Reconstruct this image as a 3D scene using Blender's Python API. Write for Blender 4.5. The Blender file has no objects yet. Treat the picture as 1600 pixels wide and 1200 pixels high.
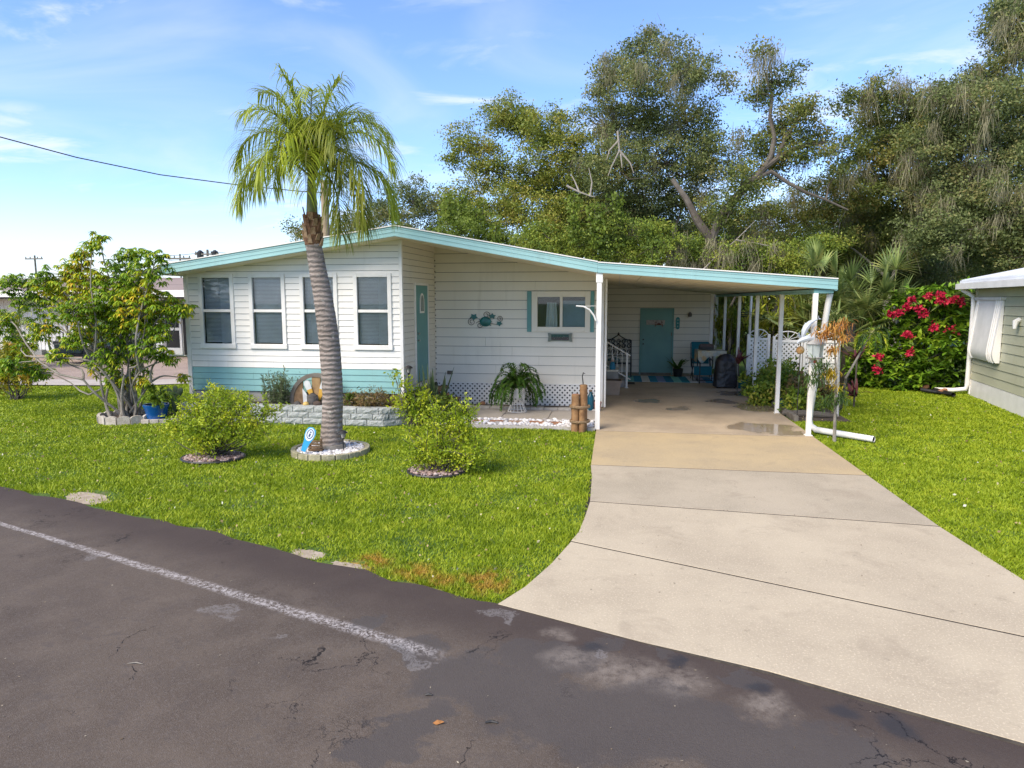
import bpy, bmesh, math, random
import numpy as np
from mathutils import Vector
R = math.radians
rng = np.random.default_rng(7)
random.seed(7)
scene = bpy.context.scene
C = scene.collection

# ---------------------------------------------------------------- camera, sky, sun, exposure
CAMZ, YAW, PIT, FPX = 2.35, R(8.8), R(7.0), 1066.0
cam = bpy.data.cameras.new('camera'); cam.lens = 36*FPX/1600; cam.sensor_width = 36; cam.clip_end = 2000; cam.clip_start = .05
camo = bpy.data.objects.new('camera', cam); C.objects.link(camo)
camo.location = (0, 0, CAMZ); camo.rotation_euler = (math.pi/2-PIT, 0, YAW)
scene.camera = camo

SUN_TO = Vector((-0.55, -0.72, 0.86)).normalized()      # towards the sun: behind the camera, a little left
sun = bpy.data.lights.new('sun', 'SUN'); sun.energy = 3.0; sun.angle = R(42); sun.color = (1, .89, .73)
suno = bpy.data.objects.new('sun', sun); C.objects.link(suno)
suno.rotation_euler = SUN_TO.to_track_quat('Z', 'Y').to_euler(); suno.location = (-8, -12, 20)

world = bpy.data.worlds.new('World'); scene.world = world; world.use_nodes = True
wn, wl = world.node_tree.nodes, world.node_tree.links
wn.clear()
def wnode(t, **k):
    n = wn.new(t)
    for a, v in k.items(): setattr(n, a, v)
    return n
def wmath(op, a, b=None, c=None, clamp=False):
    n = wnode('ShaderNodeMath', operation=op, use_clamp=clamp)
    for i, v in enumerate((a, b, c)):
        if v is None: continue
        if hasattr(v, 'node'): wl.new(v, n.inputs[i])
        else: n.inputs[i].default_value = v
    return n.outputs[0]
sky = wnode('ShaderNodeTexSky', sky_type='NISHITA'); sky.sun_disc = False
sky.sun_elevation = math.asin(SUN_TO.z); sky.sun_rotation = math.atan2(SUN_TO.x, SUN_TO.y)
sky.altitude = 0; sky.air_density = 1.0; sky.dust_density = 0.15; sky.ozone_density = 3.5
tc = wnode('ShaderNodeTexCoord'); sp = wnode('ShaderNodeSeparateXYZ'); wl.new(tc.outputs['Generated'], sp.inputs[0])
zz = wmath('MAXIMUM', sp.outputs[2], 0.0)
den = wmath('ADD', zz, .10)
cx = wmath('DIVIDE', sp.outputs[0], den); cy = wmath('DIVIDE', sp.outputs[1], den)
cb = wnode('ShaderNodeCombineXYZ'); wl.new(cx, cb.inputs[0]); wl.new(wmath('MULTIPLY', cy, 1.5), cb.inputs[1]); cb.inputs[2].default_value = 3.4
def wnoise(scale, detail, rough=.55, dist=0.0):
    n = wnode('ShaderNodeTexNoise'); n.inputs['Scale'].default_value = scale; n.inputs['Detail'].default_value = detail
    n.inputs['Roughness'].default_value = rough; n.inputs['Distortion'].default_value = dist; wl.new(cb.outputs[0], n.inputs['Vector']); return n.outputs[0]
def wramp(v, a, b):
    n = wnode('ShaderNodeMapRange', interpolation_type='SMOOTHSTEP'); n.inputs[1].default_value = a; n.inputs[2].default_value = b
    wl.new(v, n.inputs[0]); return n.outputs[0]
wisps = wmath('MULTIPLY', wramp(wnoise(1.9, 9, .58, .5), .47, .72), wramp(wnoise(.55, 3), .40, .60))
veil = wmath('MULTIPLY', wramp(wnoise(.7, 6, .5, .8), .44, .74), .36)
low = wmath('MULTIPLY', wmath('SUBTRACT', 1.0, wramp(zz, .00, .15)), .80)
cov = wmath('MAXIMUM', wmath('MAXIMUM', wmath('MULTIPLY', wisps, .8), veil), low, clamp=True)
mx = wnode('ShaderNodeMix', data_type='RGBA'); wl.new(cov, mx.inputs[0])
tint = wnode('ShaderNodeMix', data_type='RGBA', blend_type='MULTIPLY'); tint.inputs[0].default_value = 1
wl.new(sky.outputs[0], tint.inputs[6]); tint.inputs[7].default_value = (.82, .87, 1.05, 1)
wl.new(tint.outputs[2], mx.inputs[6]); mx.inputs[7].default_value = (3.9, 4.1, 4.4, 1)
bg = wnode('ShaderNodeBackground'); bg.inputs[1].default_value = .14; wl.new(mx.outputs[2], bg.inputs[0])
wo = wnode('ShaderNodeOutputWorld'); wl.new(bg.outputs[0], wo.inputs[0])
scene.view_settings.view_transform = 'Standard'; scene.view_settings.look = 'None'
scene.view_settings.exposure = 0.97; scene.view_settings.gamma = 1; scene.view_settings.use_curve_mapping = False
scene.render.engine = 'CYCLES'; scene.cycles.max_bounces = 8; scene.cycles.diffuse_bounces = 6; scene.cycles.transparent_max_bounces = 12

# ---------------------------------------------------------------- measuring helpers
_fw = np.array([-math.sin(YAW)*math.cos(PIT), math.cos(YAW)*math.cos(PIT), -math.sin(PIT)])
_rt = np.array([math.cos(YAW), math.sin(YAW), 0]); _up = np.cross(_rt, _fw)
def ray(x, y): return _fw+_rt*(x-800)/FPX-_up*(y-600)/FPX
def at(x, y, Y):
    d = ray(x, y); t = Y/d[1]; return Vector((t*d[0], Y, CAMZ+t*d[2]))
def gd(x, y, z=0):
    d = ray(x, y); t = (z-CAMZ)/d[2]; return Vector((t*d[0], t*d[1], z))
def mpp(Y, X=0): return (Y*math.cos(YAW)-X*math.sin(YAW))/FPX     # metres per photo pixel

# ---------------------------------------------------------------- mesh helpers
OFF = {}
def tag(o, label=None, cat=None, group=None, kind=None):
    if label: o['label'] = label
    if cat: o['category'] = cat
    if group: o['group'] = group
    if kind: o['kind'] = kind
    return o
def thing(name, label, cat, loc, group=None):
    o = bpy.data.objects.new(name, None); C.objects.link(o); o.empty_display_size = .1
    o.location = loc; OFF[o] = Vector(loc)
    return tag(o, label, cat, group)
def place(name, me, mat, parent=None, origin=None):
    off = OFF[parent] if parent else Vector(origin or (0, 0, 0))
    if off.length: me.transform(__import__('mathutils').Matrix.Translation(-off))
    o = bpy.data.objects.new(name, me); C.objects.link(o)
    OFF[o] = off
    if parent: o.parent = parent
    else: o.location = off
    for m in (mat if isinstance(mat, (list, tuple)) else [mat]): me.materials.append(m)
    return o
class MB:
    def __init__(s): s.v = []; s.f = []; s.mi = []
    def add(s, vs, fs, mi=0):
        b = len(s.v); s.v += [tuple(v) for v in vs]; s.f += [tuple(b+i for i in f) for f in fs]; s.mi += [mi]*len(fs); return s
    def box(s, x0, x1, y0, y1, z0, z1, mi=0):
        return s.add([(x0,y0,z0),(x1,y0,z0),(x1,y1,z0),(x0,y1,z0),(x0,y0,z1),(x1,y0,z1),(x1,y1,z1),(x0,y1,z1)],
                     [(0,3,2,1),(4,5,6,7),(0,1,5,4),(1,2,6,5),(2,3,7,6),(3,0,4,7)], mi)
    def obox(s, c, u, v, w, hu, hv, hw, mi=0):
        c, u, v, w = Vector(c), Vector(u)*hu, Vector(v)*hv, Vector(w)*hw
        p = [c+a*u+b*v+d*w for d in (-1,1) for a, b in ((-1,-1),(1,-1),(1,1),(-1,1))]
        return s.add(p, [(0,3,2,1),(4,5,6,7),(0,1,5,4),(1,2,6,5),(2,3,7,6),(3,0,4,7)], mi)
    def bar(s, a, b, wd, th=None, up=(0,0,1), mi=0):
        a, b = Vector(a), Vector(b); d = (b-a); L = d.length; d.normalize()
        u = Vector(up); n = d.cross(u)
        if n.length < 1e-4: n = d.cross(Vector((1,0,0)))
        n.normalize(); u = n.cross(d)
        return s.obox((a+b)/2, d, n, u, L/2, wd/2, (th or wd)/2, mi)
    def tube(s, pts, rad, n=8, cap=True, mi=0):
        pts = [Vector(p) for p in pts]; k = len(pts)
        if not hasattr(rad, '__len__'): rad = [rad]*k
        prev = None; b = len(s.v); vs = []
        for i, p in enumerate(pts):
            d = (pts[min(i+1,k-1)]-pts[max(i-1,0)]).normalized()
            if prev is None:
                a = d.cross(Vector((0,0,1)))
                if a.length < 1e-3: a = d.cross(Vector((1,0,0)))
            else: a = prev-d*prev.dot(d)
            a.normalize(); prev = a; c = d.cross(a)
            for j in range(n):
                t = 2*math.pi*j/n; vs.append(p+(a*math.cos(t)+c*math.sin(t))*rad[i])
        fs = [(i*n+j, i*n+(j+1)%n, (i+1)*n+(j+1)%n, (i+1)*n+j) for i in range(k-1) for j in range(n)]
        if cap: fs += [tuple(range(n-1,-1,-1)), tuple((k-1)*n+j for j in range(n))]
        return s.add(vs, fs, mi)
    def lathe(s, c, prof, n=20, mi=0, sx=1, sy=1):
        c = Vector(c); vs = []; k = len(prof)
        for r, z in prof:
            for j in range(n):
                t = 2*math.pi*j/n; vs.append((c.x+r*sx*math.cos(t), c.y+r*sy*math.sin(t), c.z+z))
        fs = [(i*n+j, i*n+(j+1)%n, (i+1)*n+(j+1)%n, (i+1)*n+j) for i in range(k-1) for j in range(n)]
        fs += [tuple(range(n-1,-1,-1)), tuple((k-1)*n+j for j in range(n))]
        return s.add(vs, fs, mi)
    def prism(s, poly, ext, mi=0):
        n = len(poly); p = [Vector(q) for q in poly]; e = Vector(ext)
        return s.add(p+[q+e for q in p], [tuple(range(n-1,-1,-1)), tuple(range(n,2*n))]+[(i,(i+1)%n,n+(i+1)%n,n+i) for i in range(n)], mi)
    def ball(s, c, r, n=10, m=6, sx=1, sy=1, sz=1, mi=0):
        return s.lathe(c, [(r*math.sin(math.pi*i/m)+1e-4, -r*sz*math.cos(math.pi*i/m)) for i in range(m+1)], n, mi, sx, sy)
    def build(s, name, mat, parent=None, origin=None, smooth=False, bevel=0, label=None, kind=None):
        me = bpy.data.meshes.new(name); me.from_pydata(s.v, [], s.f)
        bm = bmesh.new(); bm.from_mesh(me); bmesh.ops.recalc_face_normals(bm, faces=bm.faces)
        bm.to_mesh(me); bm.free()
        if any(s.mi): me.polygons.foreach_set('material_index', s.mi)
        if smooth:
            me.polygons.foreach_set('use_smooth', [True]*len(me.polygons))
            me.set_sharp_from_angle(angle=R(40))
        o = place(name, me, mat, parent, origin)
        if bevel:
            b = o.modifiers.new('bevel', 'BEVEL'); b.width = bevel; b.segments = 2; b.limit_method = 'ANGLE'
        if label: o['label'] = label
        if kind: o['kind'] = kind
        return o
def polys(name, V, mat, parent=None, origin=None, kind=None, n=None, label=None):
    """V: (N,k,3) array, one k-gon each, written in one go."""
    V = np.asarray(V, dtype=np.float32); N, k = V.shape[:2]
    off = OFF[parent] if parent else Vector(origin or (0, 0, 0))
    V = V-np.array(off, dtype=np.float32)
    me = bpy.data.meshes.new(name); me.vertices.add(N*k); me.vertices.foreach_set('co', V.ravel())
    me.loops.add(N*k); me.loops.foreach_set('vertex_index', np.arange(N*k, dtype=np.int32))
    me.polygons.add(N); me.polygons.foreach_set('loop_start', np.arange(0, N*k, k, dtype=np.int32))
    me.polygons.foreach_set('loop_total', np.full(N, k, dtype=np.int32)); me.update(calc_edges=True); me.validate()
    o = bpy.data.objects.new(name, me); C.objects.link(o); OFF[o] = off
    if parent: o.parent = parent
    else: o.location = off
    me.materials.append(mat)
    if kind: o['kind'] = kind
    if label: o['label'] = label
    return o
def unit(a): return a/(np.linalg.norm(a, axis=-1, keepdims=True)+1e-9)
def leaf_quads(P, size, aspect=.45, droop=0.0, out=None, outw=0.0):
    """rhombic leaves starting at P, random direction (pulled down by droop, outward by out)."""
    P = np.asarray(P); N = len(P); d = rng.normal(size=(N, 3)); d[:, 2] -= droop
    if out is not None: d += outw*out
    d = unit(d); s = unit(np.cross(d, rng.normal(size=(N, 3)))); up = np.cross(s, d)
    L = (size*(0.65+.7*rng.random(N)))[:, None]
    mid = P+d*L*.5+up*L*.06
    return np.stack([P, mid+s*L*aspect*.5, P+d*L, mid-s*L*aspect*.5], 1)

# ---------------------------------------------------------------- materials
class NT:
    def __init__(s, name):
        s.m = bpy.data.materials.new(name); s.m.use_nodes = True; s.t = s.m.node_tree; s.t.nodes.clear(); s._tc = None
    def n(s, t, ins=None, **k):
        x = s.t.nodes.new(t)
        for a, v in k.items(): setattr(x, a, v)
        for a, v in (ins or {}).items(): s.put(x.inputs[a], v)
        return x
    def put(s, sock, v):
        if hasattr(v, 'node'): s.t.links.new(v, sock)
        elif sock.type == 'RGBA' and len(v) == 3: sock.default_value = (*v, 1)
        else: sock.default_value = v
    def tc(s, kind='Object'):
        if not s._tc: s._tc = s.n('ShaderNodeTexCoord')
        return s._tc.outputs[kind]
    def pos(s): return s.n('ShaderNodeNewGeometry').outputs['Position']
    def island(s): return s.n('ShaderNodeNewGeometry').outputs['Random Per Island']
    def noise(s, scale, detail=4, rough=.55, vec=None, dist=0.0):
        return s.n('ShaderNodeTexNoise', {'Scale': scale, 'Detail': detail, 'Roughness': rough, 'Distortion': dist, 'Vector': vec or s.pos()}).outputs[0]
    def math(s, op, a, b=0.0, clamp=False):
        x = s.n('ShaderNodeMath', operation=op, use_clamp=clamp); s.put(x.inputs[0], a); s.put(x.inputs[1], b); return x.outputs[0]
    def ss(s, v, a, b, lo=0.0, hi=1.0):
        x = s.n('ShaderNodeMapRange', interpolation_type='SMOOTHSTEP')
        for i, q in enumerate((v, a, b, lo, hi)): s.put(x.inputs[i], q)
        return x.outputs[0]
    def mix(s, f, a, b, mode='MIX'):
        x = s.n('ShaderNodeMix', data_type='RGBA', blend_type=mode); s.put(x.inputs[0], f); s.put(x.inputs[6], a); s.put(x.inputs[7], b); return x.outputs[2]
    def xyz(s, v):
        return s.n('ShaderNodeSeparateXYZ', {0: v}).outputs
    def blob(s, P, cx, cy, r, soft=.5):
        """1 inside a round patch on the ground, wobbling edge."""
        x = s.n('ShaderNodeVectorMath', operation='DISTANCE'); s.put(x.inputs[0], P); x.inputs[1].default_value = (cx, cy, 0)
        return s.ss(x.outputs['Value'], r, r*soft)
    def bump(s, h, strength=.3, dist=.02):
        return s.n('ShaderNodeBump', {'Strength': strength, 'Distance': dist, 'Height': h}).outputs[0]
    def out(s, col, rough=.6, normal=None, spec=.4, metal=0.0, trans=0.0, emit=None):
        b = s.n('ShaderNodeBsdfPrincipled', {'Base Color': col, 'Roughness': rough, 'Specular IOR Level': spec, 'Metallic': metal})
        if normal: s.put(b.inputs['Normal'], normal)
        if emit: s.put(b.inputs['Emission Color'], emit[0]); b.inputs['Emission Strength'].default_value = emit[1]
        sh = b.outputs[0]
        if trans:
            t = s.n('ShaderNodeBsdfTranslucent', {'Color': col}); x = s.n('ShaderNodeMixShader', {0: trans})
            s.t.links.new(sh, x.inputs[1]); s.t.links.new(t.outputs[0], x.inputs[2]); sh = x.outputs[0]
        o = s.n('ShaderNodeOutputMaterial'); s.t.links.new(sh, o.inputs[0]); return s.m
def pm(name, c1, c2=None, scale=6, rough=.6, bump=0.0, bscale=60, spec=.4, metal=0.0, detail=4):
    """plain surface: two-tone noise plus fine relief"""
    t = NT(name); c2 = c2 or tuple(x*.82 for x in c1)
    v = t.ss(t.noise(scale, detail), .3, .7); col = t.mix(v, c1, c2)
    nm = t.bump(t.noise(bscale, 3), bump) if bump else None
    return t.out(col, rough, nm, spec, metal)
def lm(name, cols, trans=.25, rough=.5, nscale=.8, spec=.3):
    """leaves: colour varies per leaf and per clump"""
    t = NT(name); f = t.math('ADD', t.math('MULTIPLY', t.island(), .55), t.math('MULTIPLY', t.ss(t.noise(nscale, 2), .3, .7), .45))
    r = t.n('ShaderNodeValToRGB', {0: f}); e = r.color_ramp.elements
    while len(e) < len(cols): e.new(.5)
    for i, c in enumerate(cols): e[i].position = .1+.8*i/(len(cols)-1); e[i].color = (*c, 1)
    return t.out(r.outputs[0], rough, None, spec, 0, trans)
def sidm(name, c1, c2, dirt):
    """painted metal siding: faded patches, rain streaks, a few scuffs"""
    t = NT(name); col = t.mix(t.ss(t.noise(.9, 4), .3, .7), c1, c2)
    mp = t.n('ShaderNodeMapping', {'Vector': t.pos(), 'Scale': (7, 7, .55)}).outputs[0]
    st = t.math('MULTIPLY', t.ss(t.noise(1.0, 5, .6, mp), .50, .80), t.ss(t.noise(.7, 3), .35, .65))
    col = t.mix(t.math('MULTIPLY', st, .42), col, dirt); col = t.mix(t.math('MULTIPLY', t.ss(t.noise(14, 5, .7), .66, .78), .25), col, dirt)
    return t.out(col, t.ss(t.noise(2.5, 3), .3, .7, .38, .6), t.bump(t.noise(4.5, 3), .12, .02), .4)
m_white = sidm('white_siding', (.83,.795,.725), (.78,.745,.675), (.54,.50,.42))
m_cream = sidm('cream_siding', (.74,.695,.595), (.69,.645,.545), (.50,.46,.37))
m_whitep = pm('white_paint', (.84,.805,.745), (.74,.71,.65), 3, .4)
m_teal = sidm('teal_paint', (.24,.45,.43), (.20,.40,.385), (.17,.29,.27))
m_fascia = sidm('teal_fascia', (.31,.51,.495), (.26,.45,.44), (.20,.30,.28))
m_tealdoor = pm('teal_door', (.13,.32,.30), (.11,.28,.27), 2, .4)
m_soffit = pm('cream_soffit', (.86,.77,.60), (.80,.70,.52), 1.0, .6)
m_roof = pm('white_roof_coating', (.72,.74,.75), (.62,.63,.64), 1.5, .6)
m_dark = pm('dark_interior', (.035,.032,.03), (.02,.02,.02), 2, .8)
m_black = pm('black_metal', (.015,.015,.016), (.03,.028,.027), 8, .45)
m_chrome = pm('brushed_metal', (.55,.53,.5), None, 8, .3, 0, 60, .5, 1.0)
m_conc = pm('concrete_base', (.36,.35,.33), (.26,.25,.23), 3, .85, .3, 40)
m_soil = pm('bed_soil', (.07,.05,.035), (.13,.10,.07), 7, .95, .6, 60)
m_bark = pm('oak_bark', (.085,.07,.055), (.15,.13,.105), 3, .9, .7, 18)
m_palebark = pm('pale_bark', (.30,.27,.22), (.17,.15,.12), 5, .9, .6, 25)
m_wood = pm('weathered_wood', (.27,.17,.09), (.15,.09,.045), 7, .8, .4, 30)
m_greywood = pm('grey_pole_wood', (.20,.18,.15), (.13,.11,.09), 6, .85, .3, 30)
# ================================================================ SETTING
ROADX = np.array([-60,-30,-14,-7.73,-6.88,-5.44,-4.08,-2.87,-1.94,-1.37,-.89,.19,.99,1.64,2.18,4,10,30,60])
ROADY = np.array([26,15.3,9.6,7.36,7.14,6.64,6.21,5.72,5.38,5.16,5.01,4.58,4.29,4.0,3.76,3.02,.7,-7,-18])
def road_y(x): return np.interp(x, ROADX, ROADY)
DRV_L = [(-.35,12.27),(-.35,9.67),(-.31,8.99),(-.30,8.21),(-.31,7.44),(-.35,6.78),(-.43,6.43),(-.56,5.88),(-.72,5.37),(-.89,5.01)]
def drv_left(y): return np.interp(y, [p[1] for p in DRV_L[::-1]], [p[0] for p in DRV_L[::-1]])
def drv_right(y): return np.interp(y, [2.9,4.0,5.2,6.1,7.5,9.6,22], [4.3,3.75,3.48,3.42,3.37,3.38,3.38])

# ground sheet to the horizon
t = NT('lawn_ground'); P = t.pos()
g = t.mix(t.ss(t.noise(1.3, 5), .35, .65), (.075,.14,.012), (.12,.19,.018)); g = t.mix(t.ss(t.noise(38, 3), .45, .7), g, (.035,.06,.008))
bare = t.math('MULTIPLY', t.ss(t.noise(3.1, 5), .60, .70), .8); g = t.mix(bare, g, (.15,.13,.07))
dry = None
for (px, py, r) in ((575,875,.35),(650,890,.30),(760,905,.40),(690,905,.2)):
    q = gd(px, py); b = t.math('MULTIPLY', t.blob(P, q.x, q.y, r, .2), t.ss(t.noise(9, 4), .40, .6)); dry = b if dry is None else t.math('MAXIMUM', dry, b)
g = t.mix(dry, g, (.42,.24,.05))
m_lawn = t.out(g, .9, t.bump(t.noise(70, 3), .6, .03))
mb = MB(); mb.add([(-400,-400,-.03),(400,-400,-.03),(400,700,-.03),(-400,700,-.03)], [(0,1,2,3)])
tag(mb.build('ground', m_lawn), kind='structure')

# asphalt road
t = NT('asphalt'); P = t.pos(); X = t.xyz(P)
sa = t.math('SUBTRACT', t.math('MULTIPLY', X[0], .940), t.math('MULTIPLY', X[1], .340)); da = t.math('ADD', t.math('MULTIPLY', X[0], .340), t.math('MULTIPLY', X[1], .940))
wob = t.math('MULTIPLY', t.math('SUBTRACT', t.noise(2.2, 4), .5), .9)
Pw = t.n('ShaderNodeVectorMath', operation='ADD'); t.put(Pw.inputs[0], P)
nz = t.n('ShaderNodeTexNoise', {'Scale': 2.3, 'Detail': 6.0, 'Roughness': .62, 'Vector': P}); sub = t.n('ShaderNodeVectorMath', operation='MULTIPLY_ADD'); t.put(sub.inputs[0], nz.outputs['Color']); sub.inputs[1].default_value = (.9,.9,0); sub.inputs[2].default_value = (-.45,-.45,0)
t.put(Pw.inputs[1], sub.outputs[0]); Pw = Pw.outputs[0]
Ps = t.n('ShaderNodeMix', {0: .45}, data_type='VECTOR'); t.put(Ps.inputs[4], P); t.put(Ps.inputs[5], Pw); Ps = Ps.outputs[1]
col = t.mix(t.ss(t.noise(.55, 5), .35, .68), (.110,.083,.060), (.076,.056,.041))
col = t.mix(t.ss(t.noise(3.5, 6, .65), .42, .72), col, (.138,.105,.076))
col = t.mix(t.ss(t.noise(190, 2), .5, .72), col, (.165,.138,.118)); col = t.mix(t.ss(t.noise(150, 2, vec=Pw), .62, .74), col, (.045,.038,.037))
col = t.mix(t.math('MULTIPLY', t.ss(t.noise(62, 3, .6), .50, .68), .35), col, (.17,.145,.125)); col = t.mix(t.math('MULTIPLY', t.ss(t.noise(48, 3, .6, vec=Pw), .58, .72), .4), col, (.036,.029,.026)); col = t.mix(t.math('MULTIPLY', t.ss(t.noise(7, 7, .72), .50, .66), .5), col, (.070,.057,.050))
edge = t.ss(da, 3.55, 4.2); col = t.mix(t.math('MULTIPLY', edge, .75), col, (.056,.040,.034))
def blobs(lst, vec, soft=.72):
    o = None
    for px, py, r in lst:
        q = gd(px, py); b = t.blob(vec, q.x, q.y, r, soft); o = b if o is None else t.math('MAXIMUM', o, b)
    return o
wet = blobs([(650,1010,.25),(720,1060,.36),(640,1120,.2),(600,1170,.20),(800,1090,.38),(900,1120,.42),(1010,1120,.45),(1150,1160,.4),(860,1030,.35),(1290,1190,.4),(560,980,.16),(940,1000,.18),(1040,1015,.16),(1150,1060,.15)], Pw)
col = t.mix(t.math('MULTIPLY', wet, .72), col, (.080,.068,.060))
sand = t.math('MULTIPLY', blobs([(890,1025,.24),(960,1045,.28),(1060,1065,.28),(1000,1050,.24),(870,985,.14),(1200,1100,.22)], Ps, .15), t.ss(t.noise(8, 8, .78), .30, .62))
deep = blobs([(925,1005,.13),(1060,1035,.10),(1180,1075,.11),(1320,1110,.12),(1400,1135,.13)], Ps, .3)
sand = t.math('MULTIPLY', sand, t.math('SUBTRACT', 1.0, deep)); col = t.mix(t.math('MULTIPLY', sand, .55), col, (.30,.25,.20))
col = t.mix(t.math('MULTIPLY', deep, .7), col, (.035,.035,.038))
# pale scuffed tyre line, broken by cracks
sk = t.ss(t.math('ABSOLUTE', t.math('ADD', t.math('SUBTRACT', da, 3.545), t.math('MULTIPLY', wob, .05))), t.ss(sa, -10, -3, .030, .085), .02)
sk = t.math('MULTIPLY', sk, t.ss(sa, -2.35, -2.75)); sk = t.math('MULTIPLY', sk, t.ss(t.noise(30, 5, .7), .34, .58))
vor = t.n('ShaderNodeTexVoronoi', {'Scale': 16.0, 'Vector': Pw}, feature='DISTANCE_TO_EDGE').outputs['Distance']
sk = t.math('MULTIPLY', sk, t.ss(vor, .02, .10)); col = t.mix(t.math('MULTIPLY', sk, 1.0), col, (.40,.36,.33))
patch = t.math('MULTIPLY', blobs([(450,985,.06),(625,1015,.11),(655,1030,.10),(930,1020,.08),(345,955,.14),(150,865,.1),(790,950,.12),(330,950,.1)], Pw), t.ss(vor, .02, .09)); col = t.mix(t.math('MULTIPLY', patch, .55), col, (.22,.20,.185))
crk = t.n('ShaderNodeTexVoronoi', {'Scale': 1.5, 'Vector': Pw}, feature='DISTANCE_TO_EDGE').outputs['Distance']
c1 = t.math('MULTIPLY', t.ss(crk, .009, .002), t.ss(t.noise(.9, 3), .54, .62)); fine = t.math('MULTIPLY', t.ss(t.n('ShaderNodeTexVoronoi', {'Scale': 7.0, 'Vector': Pw}, feature='DISTANCE_TO_EDGE').outputs['Distance'], .035, .008), t.ss(t.noise(1.1, 4), .57, .68))
cr = t.math('MAXIMUM', c1, t.math('MULTIPLY', fine, .75)); col = t.mix(t.math('MULTIPLY', cr, .9), col, (.012,.010,.010))
rough = t.ss(t.math('MAXIMUM', wet, deep), 0, 1, .85, .55)
h = t.math('SUBTRACT', t.noise(170, 2), t.math('MULTIPLY', cr, 1.4))
m_road = t.out(col, rough, t.bump(t.math('ADD', h, t.math('MULTIPLY', t.noise(60, 3), .6)), .40, .014), .22)
jit = np.interp(np.linspace(0, 1, 240), np.linspace(0, 1, 90), rng.normal(0, .035, 90))
ex = np.concatenate([[-60,-30], np.linspace(-14, 10, 240), [30,60]]); ej = np.concatenate([[0,0], jit, [0,0]])
ej[(ex > -1.0) & (ex < 4.4)] *= .12
mb = MB(); n = len(ex)
mb.add([(x, road_y(x)+j, -.006) for x, j in zip(ex, ej)]+[(x+3, road_y(x)-9.0, -.006) for x in ex], [(i, n+i, n+i+1, i+1) for i in range(n-1)])
road = tag(mb.build('road', m_road), kind='structure')
m_crack = pm('crack_dark', (.012,.010,.009), (.022,.018,.016), 20, .95)  # dark colour of the thin crack strips
for pts_ in ([(168,1030),(185,1015),(192,1000),(215,988),(245,978)],[(205,1062),(212,1050),(206,1040)],[(740,1155),(728,1172),(722,1188),(712,1215)]):
    P_ = [gd(x, y, -.0035) for x, y in pts_]; fine_ = []
    for p0, p1 in zip(P_[:-1], P_[1:]):
        for k in range(6): fine_.append(p0.lerp(p1, k/6)+Vector((random.gauss(0,.008), random.gauss(0,.010), 0)))
    fine_.append(P_[-1]); n = len(fine_); wd = [.0032*math.sin(math.pi*(i+.6)/(n+.2))*random.uniform(.5,1.3)+.0008 for i in range(n)]; mb = MB()
    mb.add([p-Vector((0,w,0)) for p, w in zip(fine_, wd)]+[p+Vector((0,w,0)) for p, w in zip(fine_, wd)], [(i,i+1,n+i+1,n+i) for i in range(n-1)]); mb.build('crack', m_crack, road)
# bare sand shoulder showing between grass and asphalt
m_sand = pm('sandy_shoulder', (.46,.38,.28), (.33,.26,.18), 9, .95, .5, 60)
THIN = []
for px, py, rx, ry in ((135,775,.42,.15),(482,862,.20,.09),(545,880,.18,.06)):
    q = gd(px, py); THIN.append((q.x, q.y, rx)); mb = MB(); pts = []
    for k in range(26):
        a = 2*math.pi*k/26; w = 1+random.uniform(-.2,.2); u, v = math.cos(a)*rx*w, math.sin(a)*ry*w
        pts.append((q.x+u*.94+v*.34, q.y-u*.34+v*.94, -.0235))
    mb.add(pts, [tuple(range(26))]); tag(mb.build('sandy_verge', m_sand), kind='structure')

# driveway slabs
def concrete(name, ca, cb, wetspots=(), stain=None):
    t = NT(name); P = t.pos()
    col = t.mix(t.ss(t.noise(.9, 6, .6), .32, .7), ca, cb); col = t.mix(t.ss(t.noise(60, 3), .52, .72), col, tuple(min(1, x*1.22) for x in ca))
    col = t.mix(t.ss(t.noise(95, 2), .63, .72), col, (.62,.54,.40)); col = t.mix(t.ss(t.noise(80, 2), .30, .22), col, tuple(x*.62 for x in cb))
    col = t.mix(t.math('MULTIPLY', t.ss(t.noise(4.5, 6, .7), .56, .76), .45), col, tuple(x*.70 for x in cb))
    col = t.mix(t.math('MULTIPLY', t.ss(t.noise(1.7, 7, .68, dist=.6), .52, .70), .35), col, (.27,.21,.145)); col = t.mix(t.math('MULTIPLY', t.ss(t.noise(11, 5, .7), .60, .74), .5), col, tuple(x*.55 for x in cb))
    rough = .82
    w = None
    nz = t.n('ShaderNodeTexNoise', {'Scale': 1.6, 'Detail': 4.0, 'Vector': P}); sub = t.n('ShaderNodeVectorMath', operation='MULTIPLY_ADD'); t.put(sub.inputs[0], nz.outputs['Color']); sub.inputs[1].default_value = (1.1,1.1,0); t.put(sub.inputs[2], P)
    s2 = t.n('ShaderNodeVectorMath', operation='SUBTRACT'); t.put(s2.inputs[0], sub.outputs[0]); s2.inputs[1].default_value = (.55,.55,0)
    for cx, cy, r in wetspots:
        b = t.blob(s2.outputs[0], cx, cy, r, .55); w = b if w is None else t.math('MAXIMUM', w, b)
    nm = t.bump(t.noise(120, 3), .25, .008)
    if w is not None:
        col = t.mix(t.math('MULTIPLY', w, .55), col, tuple(x*.42 for x in ca)); rough = t.ss(w, .2, .9, .8, .06)
        nm = t.bump(t.noise(120, 3), t.ss(w, 0, 1, .25, .01), .008)
    return t.out(col, rough, nm, .4)
m_slab_tan = concrete('tan_concrete', (.47,.355,.195), (.39,.30,.18))
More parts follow.
